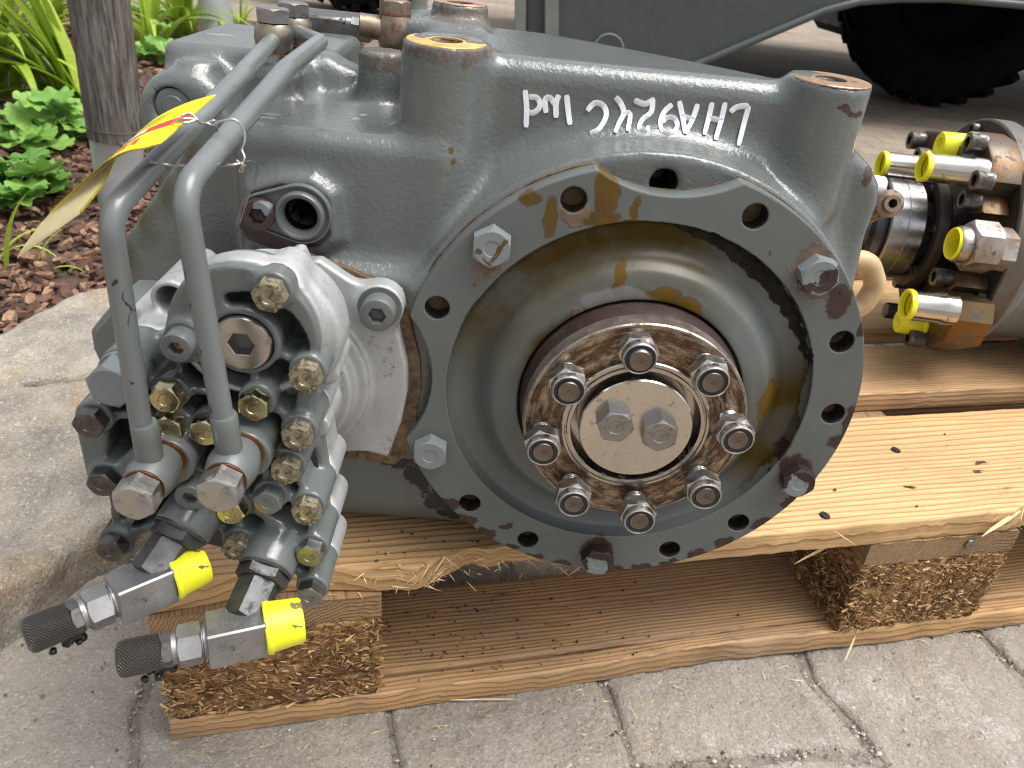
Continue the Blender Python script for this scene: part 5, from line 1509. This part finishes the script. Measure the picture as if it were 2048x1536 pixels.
clampblk([(1950, 262), (1972, 278), (1984, 318), (1978, 362), (1955, 386), (1934, 372), (1926, 320), (1934, 275)], 0, .032, M_ochre, [(1934, 284), (1947, 360)], (1853, 334), .086, 'open', .0135)
clampblk([(1848, 260), (1880, 262), (1886, 290), (1878, 340), (1856, 345), (1842, 300)], 0, .040, M_ochre, [(1818, 280), (1832, 312)], (1768, 329), .092, 'open', .0135)
clampblk([(1896, 540), (1912, 548), (1912, 572), (1898, 582), (1884, 566)], 0, .034, M_bronze, [(1866, 553)], None, 0)
clampblk([(1900, 585), (1915, 600), (1910, 640), (1885, 684), (1840, 692), (1822, 680), (1850, 640), (1878, 598)], 0, .038, M_bronze, [(1874, 602), (1814, 674)], (1820, 610), .080, 'open', .0150)
clampblk([(1938, 388), (1962, 392), (1964, 425), (1940, 428)], 0, .028, M_bronze, [(1922, 399)], None, 0)
def lone_cap(px, py, t, tr, ln):
    inv = CB.inverted(); v = inv @ onp(px, py, t); v.y = 0
    o_ = obj('yellow_cap', joinm('yellow_cap', [xf(lathe([(tr*1.2, -t+ln), (tr*1.22, -t+ln-.006), (tr*1.04, -t+ln-.008), (tr, -t+.002), (tr*.93, -t), (tr*.6, -t), (tr*.5, -t+.003), (.0003, -t+.003)], 40), CB @ T(v.x, 0, v.z))], 35), M_yel, coup)
    obj('port_stub', joinm('port_stub', [xf(lathe([(tr*.8, 0), (tr*.8, -t+.004)], 24), CB @ T(v.x, 0, v.z))]), M_bronze, coup)
lone_cap(1878, 290, .064, .0132, .034)
lone_cap(1796, 642, .064, .0125, .030)
# large hex union with an open yellow plug
inv = CB.inverted(); v = inv @ onp(1905, 487, .054); v.y = 0
hx_ = obj('hex_union', joinm('hex_union', [xf(hexprism(.036, -.001, -.016, c1=True), CB @ T(v.x, 0, v.z) @ RY(.2)), xf(hexprism(.043, -.015, -.042, c0=True), CB @ T(v.x, 0, v.z) @ RY(.35)), xf(lathe([(.0175, -.040), (.0175, -.050), (.0165, -.052), (.0145, -.052), (.0145, -.040)], 40), CB @ T(v.x, 0, v.z))], 30), metalm('worn_union', (.46, .44, .42), (.30, .22, .15), (.3, .5), .9, 40, .25), coup)
obj('yellow_cap', joinm('yellow_cap', [xf(lathe([(.0150, -.050), (.0158, -.053), (.0150, -.055), (.0136, -.0545), (.0105, -.038), (.0003, -.037)], 40), CB @ T(v.x, 0, v.z))], 35), M_yel, hx_)
# plate screws round the rim and the dark ports behind the shaft
for k in range(12):
    a = R(15+30*k)
    obj('plate_screw', sck_s, M_dark, coup, CB @ T(.112*math.cos(a), -.0005, .112*math.sin(a)) @ Matrix.Scale(1.5, 4))
for px, py, t in ((1790, 560, .03), (1770, 620, .05), (1850, 430, .02), (1915, 308, .05)):
    v = inv @ onp(px, py, t); v.y = 0
    obj('plug', joinm('plug', [xf(hexprism(.016, 0, -t), CB @ T(v.x, 0, v.z)), xf(lathe([(.011, 0), (.011, -t*.5), (.008, -t*.5)], 24), CB @ T(v.x, 0, v.z))], 30), M_ink, coup)
# pale rubber hose loop and small eye fitting beside the gearbox
hz_ = [at(1690, 615, Y=.60), at(1735, 610, Y=.60), at(1752, 580, Y=.60), at(1752, 545, Y=.60), at(1735, 525, Y=.60), at(1700, 520, Y=.60)]
hose = obj('hose_loop', joinm('hose_loop', [sweep(fillet_path([at(1660, 625, Y=.60), at(1722, 617, Y=.60), at(1752, 570, Y=.60), at(1738, 522, Y=.60), at(1670, 520, Y=.60)], .014, 6), .0088, 16)], 60), flat('tan_rubber', (.42, .30, .16), .5, 0, .2, 60), gear)
ey = at(1776, 407, Y=.56)
eb_ = obj('eye_fitting', joinm('eye_fitting', [xf(lathe([(.0035, .004), (.0095, .004), (.0100, .002), (.0100, -.004), (.0065, -.005), (.0060, -.009), (.0032, -.009), (.0030, 0)], 32), aim(ey, (-.1, -1, .3))), sweep([ey+Vector((.0, .004, -.003)), ey+Vector((-.014, .02, -.022))], .0075, 20)], 35), M_rb, gear)
obj('eye_bore', joinm('eye_bore', [xf(lathe([(.0034, -.002), (.0002, -.002)], 20), aim(ey, (-.1, -1, .3)))]), M_black, eb_)
obj('white_plug', joinm('white_plug', [sweep([at(1738, 372, Y=.58), at(1762, 376, Y=.58)], lambda t: .0085, 20)], 40), flat('white_plastic', (.72, .74, .72), .4), eb_)

# ------------------------------------------------------------------ yellow tag and its wire
def spl(P, t):
    n = len(P)-1; f = min(max(t, 0), .99999)*n; i = int(f); u_ = f-i
    p0, p1, p2q, p3 = P[max(i-1, 0)], P[i], P[i+1], P[min(i+2, n)]
    return .5*((2*p1)+(-p0+p2q)*u_+(2*p0-5*p1+4*p2q-p3)*u_*u_+(-p0+3*p1-3*p2q+p3)*u_**3)
EA = [at(x, y, Y=Y) for x, y, Y in ((432, 190, .330), (372, 208, .318), (312, 238, .305), (262, 282, .292), (229, 322, .282), (207, 366, .272), (158, 429, .262))]
EB = [at(x, y, Y=Y) for x, y, Y in ((322, 287, .282), (288, 296, .275), (254, 303, .270), (214, 324, .270), (156, 374, .270), (90, 438, .270), (34, 517, .268))]
def card(u0, u1, v0, v1, off, nu=40, nv=6, thick=.0003, two=True):
    V, Fc = [], []
    top, bot = [], []
    for i in range(nu+1):
        u_ = u0+(u1-u0)*i/nu
        a, b = spl(EA, u_), spl(EB, u_)
        a2, b2 = spl(EA, u_+.002), spl(EB, u_+.002)
        for j in range(nv+1):
            w = v0+(v1-v0)*j/nv
            p_ = a.lerp(b, w); q = a2.lerp(b2, w)
            nn = (q-p_).cross(b-a).normalized()
            if nn.dot(Vector((0, -.5, 1))) < 0 and u_ < .3: nn = -nn
            top.append((p_, nn))
    sgn = 1 if top[0][1].dot(Vector((0, -.5, 1))) > 0 else -1
    V = [p_+n_*(off+thick)*1 for p_, n_ in top]+[p_+n_*off for p_, n_ in top]
    m = nv+1; k0 = len(top)
    for i in range(nu):
        for j in range(nv):
            Fc.append((i*m+j, (i+1)*m+j, (i+1)*m+j+1, i*m+j+1))
            Fc.append((k0+i*m+j, k0+i*m+j+1, k0+(i+1)*m+j+1, k0+(i+1)*m+j))
    return V, Fc
tag_ = thing('paper_tag', EA[0].lerp(EB[0], .5), 'yellow paper tag with red stripe wired to the left pipe', 'tag')
M_tag = leafm('yellow_card', (.86, .76, .005), (.84, .74, .01), .12)
M_tagb = leafm('card_back', (.72, .66, .40), (.70, .62, .36), .35)
obj('card', joinm('card', [card(0, 1, 0, 1, 0)], 60), M_tag, tag_)
obj('card_back', joinm('card_back', [card(0, 1, .003, .997, -.0005)], 60), M_tagb, tag_)
obj('red_stripe', joinm('red_stripe', [card(.0, .75, .42, .58, .0003, 40, 3, .0001)], 60), M_red, tag_)
obj('white_print', joinm('white_print', [card(u0, u0+.035, .46, .54, .0005, 3, 2, .0001) for u0 in (.30, .345, .39, .435, .48, .525)], 60), M_white, tag_)
obj('red_print', joinm('red_print', [card(a, b, c, e, .0003, 4, 2, .0001) for a, b, c, e in ((.30, .33, .68, .86), (.33, .37, .68, .72), (.33, .37, .76, .80), (.39, .42, .68, .86), (.42, .46, .68, .72), (.42, .46, .80, .86), (.48, .51, .68, .86), (.53, .57, .68, .74), (.53, .57, .80, .86))], 60), M_red, tag_)
def cardtext(s_, u0, u1, v0, v1, mt, name, size=1, flipv=1):
    V, Fc = textmesh(s_, size, 0)
    xs = [v.x for v in V]; zs = [v.z for v in V]
    V2 = []
    for v in V:
        u_ = u0+(u1-u0)*(v.x-min(xs))/(max(xs)-min(xs)); w = v0+(v1-v0)*(v.z-min(zs))/(max(zs)-min(zs))
        a, b = spl(EA, u_), spl(EB, u_); a2, b2 = spl(EA, u_+.002), spl(EB, u_+.002)
        p_ = a.lerp(b, w); nn = (a2.lerp(b2, w)-p_).cross(b-a).normalized()
        if nn.dot(Vector((0, -.5, 1))) < 0: nn = -nn
        V2.append(p_+nn*.0006)
    obj(name, joinm(name, [(V2, Fc)], 60), mt, tag_)
M_prnt = flat('black_print', (.12, .10, .01), .6)
obj('small_print', joinm('small_print', [card(.16+.02*k, .40+.012*k, .10+.055*k, .115+.055*k, .0003, 12, 1, .0001) for k in range(5)], 60), M_prnt, tag_)
M_wire = metalm('tie_wire', (.55, .54, .53), (.42, .41, .40), (.2, .35), 1, 80, .1)
def wire(pts, n=8, r=.0005):
    P = [at(x, y, Y=Y) for x, y, Y in pts]
    m = (len(P)-1)*n
    return sweep([spl(P, i/m) for i in range(m+1)], r, 8)
wr = [wire([(345, 247, .296), (365, 238, .296), (392, 240, .298), (366, 246, .294), (364, 232, .300), (382, 228, .302), (400, 245, .302), (412, 246, .302), (425, 250, .302), (440, 243, .302), (470, 240, .303), (488, 262, .304), (489, 285, .303), (484, 300, .302), (489, 315, .300), (485, 328, .299)]),
      wire([(392, 240, .298), (408, 248, .302), (418, 244, .303), (430, 242, .304), (433, 258, .310), (436, 273, .325)]),
      wire([(296, 323, .288), (325, 328, .298), (360, 331, .300), (400, 332, .300), (440, 331, .296), (470, 329, .296), (488, 325, .300), (505, 323, .310), (515, 335, .325), (508, 365, .345), (495, 400, .365), (481, 445, .385)]),
      wire([(470, 326, .298), (474, 322, .297), (482, 330, .298), (478, 342, .298), (486, 340, .298), (483, 328, .298), (490, 332, .299)])]
obj('tie_wire', joinm('tie_wire', wr, 60), M_wire, None, label='twisted bare steel wire looped round the pipe and the yellow tag', cat='wire')
